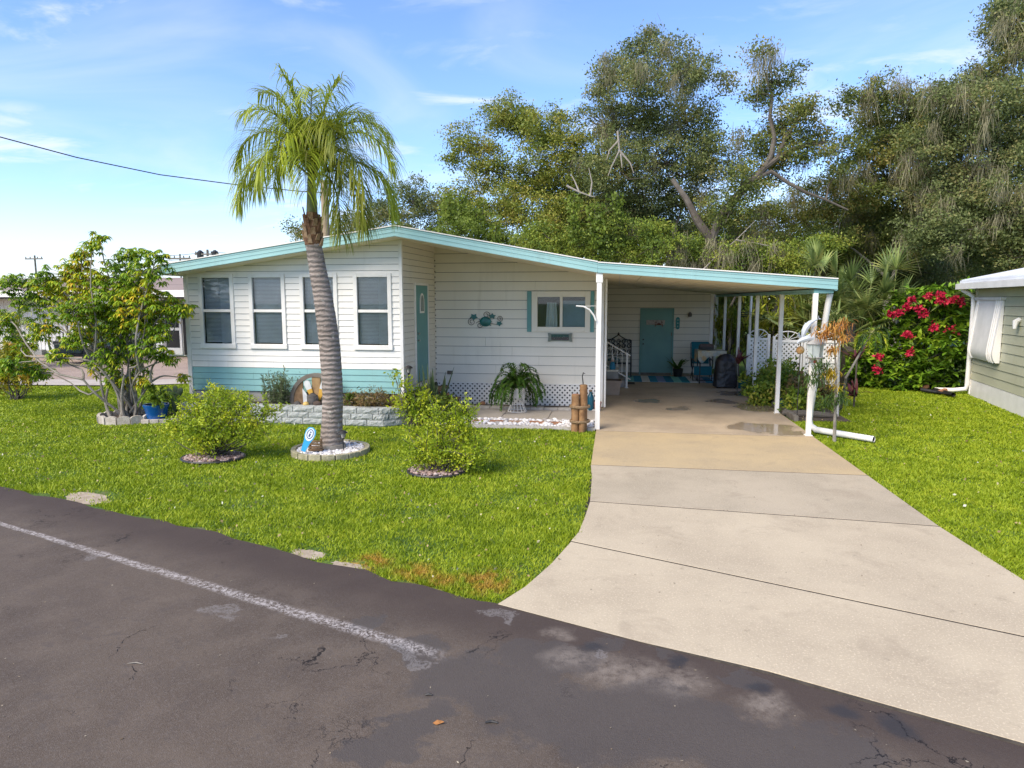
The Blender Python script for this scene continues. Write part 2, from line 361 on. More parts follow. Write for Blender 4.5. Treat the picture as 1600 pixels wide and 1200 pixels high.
m_slab_car = concrete('carport_concrete', (.47,.37,.25), (.32,.25,.175), [(2.7,13.1,.7),(3.1,15.6,.75),(2.5,16.4,.5),(1.3,15.2,.35),(3.0,12.7,.4),(2.9,17.8,.6),(.7,16.2,.4)])
m_slab_a = concrete('grey_concrete', (.44,.365,.255), (.355,.295,.205))
m_slab_b = concrete('shell_concrete', (.50,.415,.285), (.41,.335,.23))
drv = bpy.data.objects.new('driveway', None); C.objects.link(drv); OFF[drv] = Vector((0,0,0)); drv['kind'] = 'structure'
MB().add([(-.34,6.0,-.022),(3.36,4.6,-.022),(3.36,22.5,-.022),(-.28,22.5,-.022)], [(0,1,2,3)]).build('sub_base', pm('dark_joint_soil',(.03,.026,.02),None,9,.95), drv)
def slab(poly, mat, top=0.0, name='slab'):
    c = Vector((sum(p[0] for p in poly)/len(poly), sum(p[1] for p in poly)/len(poly), 0)); q = []
    for p in poly:
        v = Vector((p[0], p[1], 0)); q.append(v+Vector((math.copysign(.004, c.x-v.x), math.copysign(.015, c.y-v.y), 0)))
    mb = MB(); mb.prism([(p.x, p.y, top-.12) for p in q], (0,0,.12)); return mb.build(name, mat, drv, bevel=.003)
slab([(-.36,12.28),(3.40,12.28),(3.40,17.2),(-.36,17.2)], m_slab_car); slab([(-.36,17.2),(3.40,17.2),(3.40,22.6),(-.36,22.6)], m_slab_car)
slab([(-.35,9.67),(3.38,9.64),(3.39,12.28),(-.36,12.28)], m_slab_tan)
slab([(-.30,8.4),(-.29,7.86),(3.37,7.52),(3.38,9.64),(-.35,9.67),(-.31,8.99)], m_slab_a)
slab([(-.42,6.48),(3.45,4.80),(3.44,6.1),(3.37,7.52),(-.29,7.86),(-.32,7.3),(-.36,6.78)], m_slab_b)
s5 = [(-.89,5.01),(.19,4.58),(.99,4.29),(1.64,4.0),(2.18,3.76),(3.2,3.34),(4.3,2.90),(3.75,4.0),(3.45,4.80),(-.42,6.48),(-.56,5.88),(-.72,5.37)]
slab(s5, m_slab_b)
m_joint = pm('joint_filler', (.045,.036,.026), (.08,.065,.045), 14, .95)
for p0, p1 in (((-.36,12.28),(3.40,12.28)),((-.35,9.67),(3.38,9.64)),((-.29,7.86),(3.37,7.52)),((-.42,6.48),(3.45,4.80)),((-.36,17.2),(3.4,17.2))):
    MB().bar((*p0,-.03), (*p1,-.03), .034, .054).build('joint_strip', m_joint, drv)
for p0, p1 in zip(s5[:6], s5[1:7]): MB().bar((p0[0],p0[1]-.006,-.026), (p1[0],p1[1]-.006,-.026), .03, .048).build('joint_strip', m_joint, drv)
# neighbour's drive on the far left
m_farslab = concrete('far_concrete', (.47,.42,.35), (.38,.33,.28)); m_fardirt = concrete('far_sandy_drive', (.36,.27,.21), (.27,.20,.16))
q = [(-32,15.2),(-13.2,17.2),(-9.6,19.2),(-9.6,26),(-32,26)]
mb = MB(); mb.prism([(x,y,-.10) for x,y in q], (0,0,.105)); tag(mb.build('side_drive', m_fardirt), kind='structure')
mb = MB(); mb.add([(-32,14.9,.012),(-13.2,16.9,.012),(-9.4,19.0,.012),(-9.4,21.6,.012),(-13.6,18.2,.012),(-32,15.9,.012)], [(0,1,2,3,4,5)]); tag(mb.build('pavement', m_farslab), kind='structure')

# grass blades
BEDS = []      # (x, y, rx, ry) places the grass keeps out of; filled before the grass is grown
# ================================================================ HOUSE
def clip(poly, a, b, c):               # keep a*u+b*z<=c
    out = []
    for i in range(len(poly)):
        p, q = poly[i], poly[(i+1) % len(poly)]; dp, dq = a*p[0]+b*p[1]-c, a*q[0]+b*q[1]-c
        if dp <= 0: out.append(p)
        if dp*dq < 0: k = dp/(dp-dq); out.append((p[0]+k*(q[0]-p[0]), p[1]+k*(q[1]-p[1])))
    return out
def siding(parent, O, U, L, z0, ztop, e, mat, holes=(), zmax=None, name='siding_plank', lip=.014):
    """lap siding: each board its own mesh. ztop: list of (u,z) roofline points (concave-down)."""
    U = Vector((U[0], U[1], 0)).normalized(); N = Vector((U.y, -U.x, 0)); O = Vector((O[0], O[1], 0)); r = 0
    zm = max(z for _, z in ztop); us = sorted({0, L}|{h for q in holes for h in q[:2] if 0 < h < L}|{u for u, _ in ztop if 0 < u < L}); bk = MB()
    def zt_(u): return float(np.interp(u, [q[0] for q in ztop], [q[1] for q in ztop]))-.01
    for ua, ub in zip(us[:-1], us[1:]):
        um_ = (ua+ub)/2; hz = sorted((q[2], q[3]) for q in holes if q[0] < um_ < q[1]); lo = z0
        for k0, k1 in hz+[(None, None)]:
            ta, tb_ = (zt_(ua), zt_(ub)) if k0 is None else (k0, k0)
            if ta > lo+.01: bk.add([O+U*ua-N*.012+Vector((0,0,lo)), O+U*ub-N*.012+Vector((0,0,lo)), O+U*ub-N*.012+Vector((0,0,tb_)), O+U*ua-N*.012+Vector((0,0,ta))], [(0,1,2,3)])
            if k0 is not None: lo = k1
    bk.build('dark_backing', m_dark, parent)  # near-black sheet behind the board gaps, standing in for lap shadow lines
    while z0+r*e < zm:
        a, b = z0+r*e, z0+(r+1)*e; gp = min(.0045+.022*e, .010); rects = [(0, L, a+gp, b)]
        for (h0, h1, k0, k1) in holes:
            nr = []
            for (u0, u1, y0, y1) in rects:
                if h1 <= u0 or h0 >= u1 or k1 <= y0+1e-3 or k0 >= y1-1e-3: nr.append((u0,u1,y0,y1)); continue
                if h0 > u0: nr.append((u0,h0,y0,y1))
                if h1 < u1: nr.append((h1,u1,y0,y1))
                if k0 > y0+1e-3: nr.append((max(u0,h0),min(u1,h1),y0,k0))
                if k1 < y1-1e-3: nr.append((max(u0,h0),min(u1,h1),k1,y1))
            rects = nr
        cut = []
        for (u0, u1, y0, y1) in rects:
            if u1-u0 > 2.4: s_ = u0+(u1-u0)*(.30+.42*((r*.618+O.y*.37) % 1)); cut += [(u0, s_-.0015, y0, y1), (s_+.0015, u1, y0, y1)]
            else: cut.append((u0, u1, y0, y1))
        for (u0, u1, y0, y1) in cut:
            if y1-y0 < .012: continue
            p = [(u0,y0),(u1,y0),(u1,y1),(u0,y1)]
            for (ua, za), (ub, zb) in zip(ztop[:-1], ztop[1:]):
                s = (zb-za)/(ub-ua); p = clip(p, -s, 1, za-s*ua)
                if len(p) < 3: break
            if len(p) < 3 or max(q[0] for q in p)-min(q[0] for q in p) < .01: continue
            fr = [O+U*u+N*(.002+lip*(1-(z-a)/e))+Vector((0,0,z)) for u, z in p]; bk = [O+U*u-N*.02+Vector((0,0,z)) for u, z in p]
            n = len(p); mb = MB(); mb.add(fr+bk, [tuple(range(n))]+[(i,n+i,n+(i+1)%n,(i+1)%n) for i in range(n)])
            mb.build(name, mat(a) if callable(mat) else mat, parent)
        r += 1
house = thing('mobile_home', 'white mobile home with teal trim and a low gable roof behind the palm', 'house', (-4.5,12.9,0))
YF, YR, XR0, XR1, XL = 12.9, 15.0, -4.18, -4.08, -8.73
def soff(x): return 2.86+(x+8.9)*(.68/4.8) if x < -4.1 else 3.54-(x+4.1)*(.69/3.74)
def trimbox(x0,x1,y0,y1,z0,z1,name='trim',mat=None,parent=None): return MB().box(x0,x1,y0,y1,z0,z1).build(name, mat or m_whitep, parent or house, bevel=.004)
WIN = [(-8.38,-7.77),(-7.28,-6.66),(-6.19,-5.56),(-5.07,-4.45)]; WZ0, WZ1 = 1.475, 2.80
holes = [(a-.08-XL, b+.08-XL, WZ0-.08, WZ1+.075) for a, b in WIN]
L = XR0-XL
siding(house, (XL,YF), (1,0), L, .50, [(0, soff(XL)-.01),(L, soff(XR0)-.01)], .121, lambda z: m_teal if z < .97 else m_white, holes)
trimbox(XL-.05, XL+.035, YF-.03, YF+.05, .42, soff(XL)-.02, 'corner_trim'); trimbox(XR0-.03, XR0+.035, YF-.032, YF+.04, .42, soff(XR0)-.02, 'corner_trim')
MB().box(XL-.01, XR0+.01, YF+.03, YF+.15, -.05, .50).build('foundation', m_conc, house)
# return wall with the front door
rl = math.hypot(XR1-XR0, YR-YF); RU = Vector((XR1-XR0, YR-YF, 0)).normalized(); RN = Vector((RU.y,-RU.x,0))
def rp(u, z, out=0.0): return Vector((XR0, YF, 0))+RU*u+RN*out+Vector((0,0,z))
D0, D1, DZ0, DZ1 = .80, 1.56, .64, 2.66
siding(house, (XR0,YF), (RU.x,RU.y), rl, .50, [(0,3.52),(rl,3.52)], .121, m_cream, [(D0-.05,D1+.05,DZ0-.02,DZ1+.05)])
def rbox(u0,u1,z0,z1,o0,o1,name,mat,parent=None,bevel=.004):
    p = [rp(u,z,o) for z in (z0,z1) for u,o in ((u0,o0),(u0,o1),(u1,o1),(u1,o0))]
    return MB().add(p, [(0,3,2,1),(4,5,6,7),(0,1,5,4),(1,2,6,5),(2,3,7,6),(3,0,4,7)]).build(name, mat, parent or house, bevel=bevel)
door = rbox(D0,D1,DZ0,DZ1,-.03,.012,'front_door',m_tealdoor)
for a in ((D0-.05,D0,DZ0-.02,DZ1+.05),(D1,D1+.05,DZ0-.02,DZ1+.05),(D0,D1,DZ1,DZ1+.05)): rbox(*a,-.02,.025,'door_frame',m_whitep)
um = (D0+D1)/2; arch = [(um-.14,2.08),(um+.14,2.08)]+[(um+.14*math.cos(a), 2.30+.20*math.sin(a)) for a in np.linspace(0, math.pi, 9)]
mb = MB(); mb.prism([rp(u,z,.014) for u,z in arch], RN*.008); mb.build('arched_frame', m_whitep, door)
mb = MB(); mb.prism([rp(um+(u-um)*.72, 2.12+(z-2.08)*.80,.0225) for u,z in arch], RN*.003); mb.build('arched_glass', pm('frosted_glass', (.30,.33,.30), (.2,.24,.22), 9, .15), door)
for z in (1.52, 1.66): MB().tube([rp(D0+.07,z,.012), rp(D0+.07,z,.035), rp(D0+.07,z,.065)], [.012,.012,.028], 10).build('door_knob', m_chrome, door, smooth=True)
# recessed wall
XE = -.33; L2 = XE-XR1
SL = [at(831,455,YR), at(922,519,YR)]; sx0, sx1, sz1, sz0 = SL[0].x, SL[1].x, SL[0].z, SL[1].z
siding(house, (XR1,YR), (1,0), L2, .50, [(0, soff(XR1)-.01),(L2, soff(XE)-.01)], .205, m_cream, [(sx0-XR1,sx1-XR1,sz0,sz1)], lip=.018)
mb = MB()
for k in range(23): mb.box(XR1+.012, XR1+.032, YR-.040, YR-.022, .55+k*.121, .575+k*.121)
mb.build('corner_channel', m_greywood, house, kind='stuff')
def lattice(mb, x0, x1, z0, z1, y, pitch=.078, w=.043, th=.006, axis='x'):
    """two crossing layers of diagonal strips clipped to the panel"""
    W, H = x1-x0, z1-z0
    for s, yy in ((1,y),(-1,y+th)):
        c = -H if s > 0 else 0; k = c
        lim = W if s > 0 else W+H
        while k < lim+pitch:
            p = [(0,0),(W,0),(W,H),(0,H)]; p = clip(p, 1, -s, k+w/2*1.41); p = clip(p, -1, s, -(k-w/2*1.41)); k += pitch*1.41
            if len(p) >= 3: mb.prism([(x0+u, yy, z0+z) for u, z in p], (0, th-.0005, 0))
mb = MB(); lattice(mb, XR1+.05, XE-.02, .02, .50, YR-.02); mb.build('skirt_lattice', m_whitep, house, kind='stuff')
MB().box(XR1, XE, YR+.06, YR+.12, -.05, .52).build('crawlspace_dark', m_dark, house)  # dark sheet standing in for the crawlspace shade behind the lattice
MB().box(XR1+.04, XE-.01, YR-.035, YR-.002, .49, .515).build('skirt_rail', m_whitep, house)
# side wall towards the carport, shed wall at its end, left wall
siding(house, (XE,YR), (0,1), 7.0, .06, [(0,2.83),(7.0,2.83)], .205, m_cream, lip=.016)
trimbox(XE-.03, XE+.03, YR-.03, YR+.03, .02, 2.83, 'corner_trim')
YB = 22.0; BD = [at(1003,484,YB), at(1048,583,YB)]; bx0, bx1, bz1 = BD[0].x, BD[1].x, BD[0].z; bz0 = .07
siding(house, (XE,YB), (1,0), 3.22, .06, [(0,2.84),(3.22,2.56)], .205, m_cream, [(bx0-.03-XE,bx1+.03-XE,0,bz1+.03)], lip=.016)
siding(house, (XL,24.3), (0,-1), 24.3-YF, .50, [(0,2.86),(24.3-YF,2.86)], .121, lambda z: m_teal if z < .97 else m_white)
MB().box(XL+.05, XL+.12, YF+.15, 24.3, -.05, .5).build('foundation', m_conc, house)
MB().box(XE+3.20, XE+3.25, YB, 24.3, .02, 2.52).build('shed_wall', m_cream, house); trimbox(XE+3.15, XE+3.25, YB-.035, YB+.02, .02, 2.54, 'corner_trim')
bd = MB().box(bx0, bx1, YB-.03, YB+.02, bz0, bz1).build('side_door', m_tealdoor, house, bevel=.004)
mb = MB()
for z in (1.12,.98): mb.tube([(bx0+.06,YB-.03,z),(bx0+.06,YB-.06,z),(bx0+.06,YB-.085,z)], [.012,.012,.025], 8)
mb.build('door_knob', m_black, bd)
for q_ in ((bx0-.05,bx0-.004,0,bz1+.05),(bx1+.004,bx1+.05,0,bz1+.05),(bx0-.004,bx1+.004,bz1+.004,bz1+.05)): MB().box(q_[0],q_[1],YB-.05,YB-.005,q_[2],q_[3]).build('door_frame', m_tealdoor, house)
MB().box(bx0-.003, bx1+.003, YB-.06, YB-.005, .0, bz0).build('threshold', m_greywood, house)
# roof: two slopes with a folded metal edge
def roofslab(pts, y0, y1, th, name, mat):
    (xa, za), (xb, zb) = pts; return MB().prism([(xa,y0,za),(xb,y0,zb),(xb,y0,zb+th),(xa,y0,za+th)], (0,y1-y0,0)).build(name, mat, house)
YE = 12.36
roofslab([(-8.88,2.865),(-4.1,3.545)], YE+.03, 24.6, .15, 'roof_slope', m_roof); roofslab([(-4.1,3.545),(-.36,2.855)], YE+.03, 24.6, .15, 'roof_slope', m_roof)
roofslab([(-8.85,2.845),(-4.1,3.525)], YE+.04, 24.5, .015, 'soffit', m_soffit); roofslab([(-4.1,3.525),(-.37,2.837)], YE+.04, 24.5, .015, 'soffit', m_soffit)
def fascia(a, b, th, parent, mat=m_fascia, top=m_whitep, y=YE):
    (xa, za), (xb, zb) = a, b
    prof = [(0,0,.012),(.012,.012,.020),(.020,.20,.008),(.20,.24,.016),(.24,.60,.008),(.60,.64,.016),(.64,.93,.009),(.93,1.0,.018)]
    mb = MB()
    for k, (f0, f1, o) in enumerate([(0,.12,.022),(.12,.42,.010),(.42,.47,.016),(.47,.78,.010),(.78,.83,.016),(.83,1.0,.011)]):
        mb.prism([(xa,y-o,za+th*f0),(xb,y-o,zb+th*f0),(xb,y-o,zb+th*f1),(xa,y-o,za+th*f1)], (0,.03+o-.0007*k,0))
    f = mb.build('fascia', mat, parent)
    MB().prism([(xa,y-.03,za+th),(xb,y-.03,zb+th),(xb,y-.03,zb+th+.018),(xa,y-.03,za+th+.018)], (0,.25,0)).build('drip_edge', top, f)
    return f
fascia((-8.92,2.845),(-4.1,3.525), .185, house); fascia((-4.1,3.525),(-.375,2.837), .185, house)
MB().prism([(-8.95,YE,2.84),(-8.95,YE,3.03),(-8.90,YE,3.04),(-8.90,YE,2.85)], (0,12.2,0)).build('side_fascia', m_fascia, house)
# windows
t = NT('window_glass'); gl = t.n('ShaderNodeBsdfGlossy', {'Color': (.9,.95,1.0), 'Roughness': .02}); tr = t.n('ShaderNodeBsdfTransparent', {'Color': (.88,.90,.90)})
fz = t.n('ShaderNodeFresnel', {'IOR': 1.5}); x = t.n('ShaderNodeMixShader'); t.t.links.new(fz.outputs[0], x.inputs[0]); t.t.links.new(tr.outputs[0], x.inputs[1]); t.t.links.new(gl.outputs[0], x.inputs[2])
o = t.n('ShaderNodeOutputMaterial'); t.t.links.new(x.outputs[0], o.inputs[0]); m_glass = t.m
m_blind = pm('blind_slats', (.70,.71,.70), (.60,.61,.60), 3, .6); m_curtain = pm('sheer_curtain', (.78,.80,.77), (.66,.69,.66), 4, .9)
m_room = pm('room_wall', (.22,.17,.14), (.15,.12,.10), 2, .9)
for i, (a, b) in enumerate(WIN):
    w = bpy.data.objects.new('window', None); C.objects.link(w); w.parent = house; OFF[w] = OFF[house]
    for (x0,x1,z0,z1,yo) in ((a-.08,a,WZ0-.08,WZ1+.075,-.035),(b,b+.08,WZ0-.08,WZ1+.075,-.035),(a,b,WZ1,WZ1+.075,-.034),(a-.09,b+.09,WZ0-.10,WZ0-.005,-.05)):
        MB().box(x0,x1,YF+yo,YF+.03,z0,z1).build('frame', m_whitep, w, bevel=.006)
    zm = (WZ0+WZ1)/2+.0; MB().box(a,b,YF-.015,YF+.02,zm-.028,zm+.028).build('meeting_rail', m_whitep, w, bevel=.004)
    MB().box(a,b,YF+.004,YF+.008,zm+.029,WZ1-.001).build('pane', m_glass, w); MB().box(a,b,YF-.006,YF-.002,WZ0-.004,zm-.029).build('pane', m_glass, w)
    mb = MB(); z = WZ0+.02
    while z < WZ1:
        mb.add([(a,YF+.06,z),(b,YF+.06,z),(b,YF+.072,z+.021),(a,YF+.072,z+.021)], [(0,1,2,3)]); z += .027
    mb.build('blind', m_blind, w, kind='stuff')
    cw = (.30,.0,.28,.30)[i]; side = (a+.02, a+.02+cw) if i in (0,2) else (b-.22, b-.02)
    if cw:
        s0 = (a+.30 if i == 0 else (a+.08 if i == 2 else b-.24)); mb = MB(); n = 26; pts = [(s0+.26*k/n, YF+.13+.022*math.sin(k*1.55)) for k in range(n+1)]
        mb.add([(x,y,WZ0-.3) for x,y in pts]+[(x,y,WZ1+.05) for x,y in pts], [(k,k+1,n+2+k,n+1+k) for k in range(n)]); mb.build('curtain', m_curtain, w, smooth=True)
MB().box(XL+.05, XR0-.03, YF+1.5, YF+1.55, .5, 2.86).build('room_wall', m_room, house)
MB().box(XL+.05, XR0-.03, YF+.2, YF+1.5, 2.80, 2.84).build('room_ceiling', m_room, house)
# slider window with teal shutters
w = bpy.data.objects.new('window', None); C.objects.link(w); w.parent = house; OFF[w] = OFF[house]
g0, g1 = at(840,464,YR), at(914,511,YR); gx0, gx1, gz1, gz0 = g0.x, g1.x, g0.z, g1.z; xm = at(877,480,YR).x
for bx in ((sx0,gx0,sz0,sz1),(gx1,sx1,sz0,sz1),(gx0,gx1,gz1,sz1),(gx0,gx1,sz0,gz0)): MB().box(bx[0],bx[1],YR-.045,YR+.03,bx[2],bx[3]).build('frame', m_cream, w, bevel=.006)
MB().box(xm-.03,xm+.03,YR-.03,YR+.02,gz0,gz1).build('mullion', m_cream, w, bevel=.004)
MB().box(gx0,xm-.03,YR+.002,YR+.006,gz0,gz1).build('pane', m_glass, w); MB().box(xm+.03,gx1,YR-.012,YR-.008,gz0,gz1).build('pane', m_glass, w)
MB().box(xm+.02,gx1+.02,YR+.05,YR+.06,gz0,gz1-.08).build('roller_shade', pm('pale_blue_shade', (.26,.37,.43), (.22,.31,.37), 3, .8), w)
mb = MB(); n = 14
pts = [(gx0+.16+.02*k, YR+.16+.03*math.sin(k*1.7)) for k in range(n+1)]
mb.add([(x,y,gz0-.1) for x,y in pts]+[(x+.07*(k/n-.5)*-1,y,gz1-.12) for k,(x,y) in enumerate(pts)], [(k,k+1,n+2+k,n+1+k) for k in range(n)]); mb.build('curtain', m_curtain, w, smooth=True)
MB().box(gx0-.1,gx1+.1,YR+.9,YR+.95,gz0-.3,gz1+.2).build('room_wall', m_dark, house)  # near-black backdrop: the dimness of the room is in its colour
for x0, x1 in ((at(824,460,YR).x, sx0-.004), (sx1+.004, at(929,460,YR).x)): 
    sh = MB().box(x0,x1,YR-.04,YR-.012,sz0,sz1).build('shutter', m_tealdoor, house, bevel=.004)
    mb = MB()
    for k in range(18): z = sz0+.05+k*(sz1-sz0-.1)/18; mb.box(x0+.012,x1-.012,YR-.048,YR-.04,z,z+.03)
    mb.build('louvre', m_tealdoor, sh, kind='stuff')
# vent on the recessed wall, and one meter stub
v = at(703,582,YR-.03); MB().box(v.x-.06,v.x+.06,YR-.04,YR-.012,v.z-.04,v.z+.04).build('vent', m_greywood, house, bevel=.004)

# ================================================================ CARPORT
car = thing('carport', 'flat carport with teal fascia and white posts beside the mobile home', 'carport', (1.5,12.5,0))
def cz(x): return 2.837-(x+.36)*(.307/4.0)
MB().prism([(-.36,YE+.03,cz(-.36)+.02),(3.62,YE+.03,cz(3.62)+.02),(3.62,YE+.03,cz(3.62)+.16),(-.36,YE+.03,cz(-.36)+.16)], (0,12.2,0)).build('roof_panel', m_roof, car)
for k in range(10):     # pan seams of the ceiling
    xa, xb = -.36+k*.385, -.36+(k+1)*.385-.012
    MB().prism([(xa,YE+.04,cz(xa)),(xb,YE+.04,cz(xb)),(xb,YE+.04,cz(xb)+.018),(xa,YE+.04,cz(xa)+.018)], (0,12.1,0)).build('ceiling_panel', m_soffit, car)
fascia((-.372,2.837),(3.66,cz(3.66)), .175, car)
MB().box(3.62,3.66,YE+.001,24.6,cz(3.66)-.02,cz(3.66)+.17).build('side_fascia', m_fascia, car)
MB().box(3.30,3.62,YE+.05,24.5,cz(3.5)-.075,cz(3.5)-.006).build('gutter_beam', m_teal, car, bevel=.008)
for y in (12.42,14.85,17.35,19.85,22.4,24.3):
    p = MB().box(3.29,3.37,y-.04,y+.04,0,cz(3.4)-.08).build('post', m_whitep, car, bevel=.008); MB().box(3.27,3.39,y-.06,y+.06,.0,.012).build('foot_plate', m_whitep, p)
p = MB().box(-.385,-.295,YE+.02,YE+.11,0,2.835).build('post', m_whitep, car, bevel=.008); MB().box(-.40,-.28,YE+.01,YE+.12,2.66,2.83).build('cap', m_whitep, p, bevel=.006)
MB().box(-.28,-.235,14.9,14.95,.02,2.80).build('post', m_whitep, car, bevel=.006)
dp = MB().tube([(3.60,12.55,2.46),(3.585,12.58,2.3),(3.44,12.75,.42),(3.43,12.76,.22),(3.45,12.74,.12),(3.53,12.68,.06)], .052, 12).build('downspout', m_whitep, car, smooth=True)
mb = MB(); a, b = Vector((3.52,12.69,.055)), Vector((4.24,11.93,.055)); n = 40
mb.tube([a+(b-a)*k/n for k in range(n+1)], [.056 if (k%2 or k < 26) else .050 for k in range(n+1)], 12, cap=False); mb.build('drain_hose', m_whitep, dp, smooth=True)
MB().tube([a+(b-a)*.02, a+(b-a)*.985], .046, 12).build('hose_dark_mouth', m_dark, dp)  # capped dark tube, painted shade for the open hose end
# ================================================================ THINGS BY THE HOUSE
def flat(poly, th, name, mat, parent=None, origin=None, N=(0,1,0), label=None):
    return MB().prism(poly, Vector(N)*th).build(name, mat, parent, origin, label=label)
# --- metal wall art: turtle, leaves and scrolls
m_artteal = pm('teal_metal', (.02,.16,.15), (.015,.09,.07), 12, .35, 0, 60, .5); m_artrust = pm('rusty_wire', (.12,.085,.06), (.06,.045,.035), 15, .5)
YA = YR-.045
c = at(757,503,YA); art = thing('wall_art', 'teal metal turtle wall art with leaves and wire scrolls on the recessed wall', 'wall art', c)
k = mpp(YA, -2.9)/20
def ap(px, py): return at(720+px/20, 470+py/20, YA)
mb = MB(); cc = ap(770,650); 
for rr, yy in ((1,0),(.8,-.018),(.45,-.03)): pass
mb.lathe((0,0,0), [(.001,-.03),(.05,-.028),(.09,-.015),(.105,0)], 18); 
mb.v = [(cc.x+x*1.25, cc.y+z*.9, cc.z+y*1.05) for x,y,z in mb.v]; mb.build('shell', m_artteal, art, smooth=True)
for pts in ([(640,600),(560,570),(590,620),(650,640)],[(900,620),(980,640),(960,665),(890,660)],[(880,720),(960,760),(920,780),(860,745)],[(640,680),(560,720),(590,740),(660,720)]):
    flat([ap(*q) for q in pts], .008, 'flipper', m_artteal, art)
def leafpts(cx, cy, r, rot):
    o = []
    for i in range(10):
        a = rot+math.pi*i/5; rr = r*(1.25 if i % 2 == 0 else .72); o.append(ap(cx+rr*math.cos(a), cy+rr*.8*math.sin(a)))
    return o
for q in ((405,500,110,.3),(980,480,95,1.0),(1200,710,90,.2)): flat(leafpts(*q), .008, 'leaf', m_artteal, art)
def spiral(cx, cy, r, turns, a0, s=1): return [ap(cx+r*(1-.75*i/30)*math.cos(a0+s*turns*2*math.pi*i/30), cy+r*(1-.75*i/30)*math.sin(a0+s*turns*2*math.pi*i/30)) for i in range(31)]
for q in ((340,660,125,1.6,-1.5,-1),(590,760,95,1.2,-.4,1),(800,440,115,1.4,.6,-1),(1215,560,95,1.5,1.0,-1)): MB().tube(spiral(*q), .006, 5).build('scroll', m_artrust, art)
MB().tube([ap(470,700),ap(560,640),ap(700,700),ap(900,700),ap(1100,740)], .006, 5).build('stem', m_artrust, art)
# --- name plaque under the slider window
a, b = at(858,521,YR-.05), at(892,533,YR-.05); hs = thing('house_plaque', 'small wooden plaque with dark mosaic panel below the sliding window', 'plaque', ((a.x+b.x)/2, a.y, b.z))
m_pl = pm('plaque_wood', (.22,.24,.20), (.16,.18,.15), 9, .7)
MB().box(a.x,b.x,YR-.05,YR-.02,b.z,a.z).build('board', m_pl, hs, bevel=.004)
for x in (a.x,b.x): MB().prism([(x-.03,YR-.055,b.z-.012),(x+.03,YR-.055,b.z-.012),(x+.015,YR-.055,(a.z+b.z)/2),(x+.03,YR-.055,a.z+.008),(x-.03,YR-.055,a.z+.008),(x-.015,YR-.055,(a.z+b.z)/2)], (0,.03,0)).build('end_post', m_pl, hs)
t = NT('mosaic_panel'); z = t.xyz(t.pos()); vo = t.n('ShaderNodeTexVoronoi', {'Scale': 42.0, 'Vector': t.pos()}).outputs['Color']
colr = t.mix(t.ss(z[2], (a.z+b.z)/2-.01, (a.z+b.z)/2+.02), (.07,.055,.05), (.012,.07,.055)); colr = t.mix(.35, colr, vo, 'MULTIPLY'); colr = t.mix(t.ss(t.noise(55, 2), .62, .68), colr, (.30,.33,.33))
MB().box(a.x+.045,b.x-.045,YR-.056,YR-.049,b.z+.022,a.z-.02).build('mosaic', t.out(colr, .35), hs)
# --- plant hook on the carport post
hk = thing('plant_hook', 'white curved plant hook fixed to the left carport post', 'hook', (-.34,12.33,1.9))
pp = [at(931,501,12.33), at(928,493,12.33), at(921,484,12.3), at(912,479,12.28), at(900,478,12.26)]
MB().tube(pp, [.016,.016,.016,.015,.012], 8).build('arm', m_whitep, hk, smooth=True); MB().tube([at(931,478,12.33), at(905,478.5,12.28)], .004, 5).build('stay', m_whitep, hk)
# --- wooden steps at the front door
st = thing('wooden_steps', 'small brown wooden steps below the teal front door', 'steps', (-3.85,14.0,0))
for k, (x1, z) in enumerate(((-3.62,.50),(-3.36,.26))):
    for j in range(3): MB().box(-4.05, x1, 13.52+j*.30, 13.80+j*.30, z-.035, z).build('tread', m_wood, st, bevel=.005)
for y in (13.5,14.4): MB().box(-4.04,-3.40,y,y+.035,-.03,.46 if y < 14 else .22).build('stringer', m_wood, st)
MB().box(-4.05,-3.62,13.5,13.52,.0,.58).build('side_panel', m_wood, st)
# --- black lantern path light on a tall stake by the corner
def path_light(x, y, h, label, s=1.0, scroll=False, group=None):
    o = thing('path_light', label, 'garden light', (x,y,0), group)
    MB().tube([(x,y,-.03),(x,y,h-.16*s)], .011*s, 8).build('stake', m_black, o, smooth=True)
    MB().lathe((x,y,h), [(.012*s,-.17*s),(.028*s,-.15*s),(.03*s,-.14*s)], 8).build('collar', m_black, o)
    MB().lathe((x,y,h), [(.030*s,-.139*s),(.055*s,-.05*s),(.052*s,-.045*s)], 8).build('glass', pm('lamp_glass', (.45,.43,.38), (.35,.33,.3), 9, .1), o)
    for k in range(4):
        a = math.pi/4+k*math.pi/2; MB().bar((x+.032*s*math.cos(a),y+.032*s*math.sin(a),h-.14*s),(x+.060*s*math.cos(a),y+.060*s*math.sin(a),h-.045*s), .008*s).build('bracket', m_black, o)
    MB().lathe((x,y,h), [(.085*s,-.048*s),(.082*s,-.04*s),(.045*s,-.008*s),(.012*s,.004*s)], 12).build('hood', m_black, o)
    if scroll: MB().tube([(x-.012-.05*(1-math.cos(i*.35)), y, h-.50+.045*math.sin(i*.35)*(1-.03*i)) for i in range(15)], .005, 5).build('scroll', m_black, o)
    return o
q = gd(642,657); path_light(-3.97, 12.62, 1.10, 'tall black lantern light on a stake by the front corner', 1.0, True)
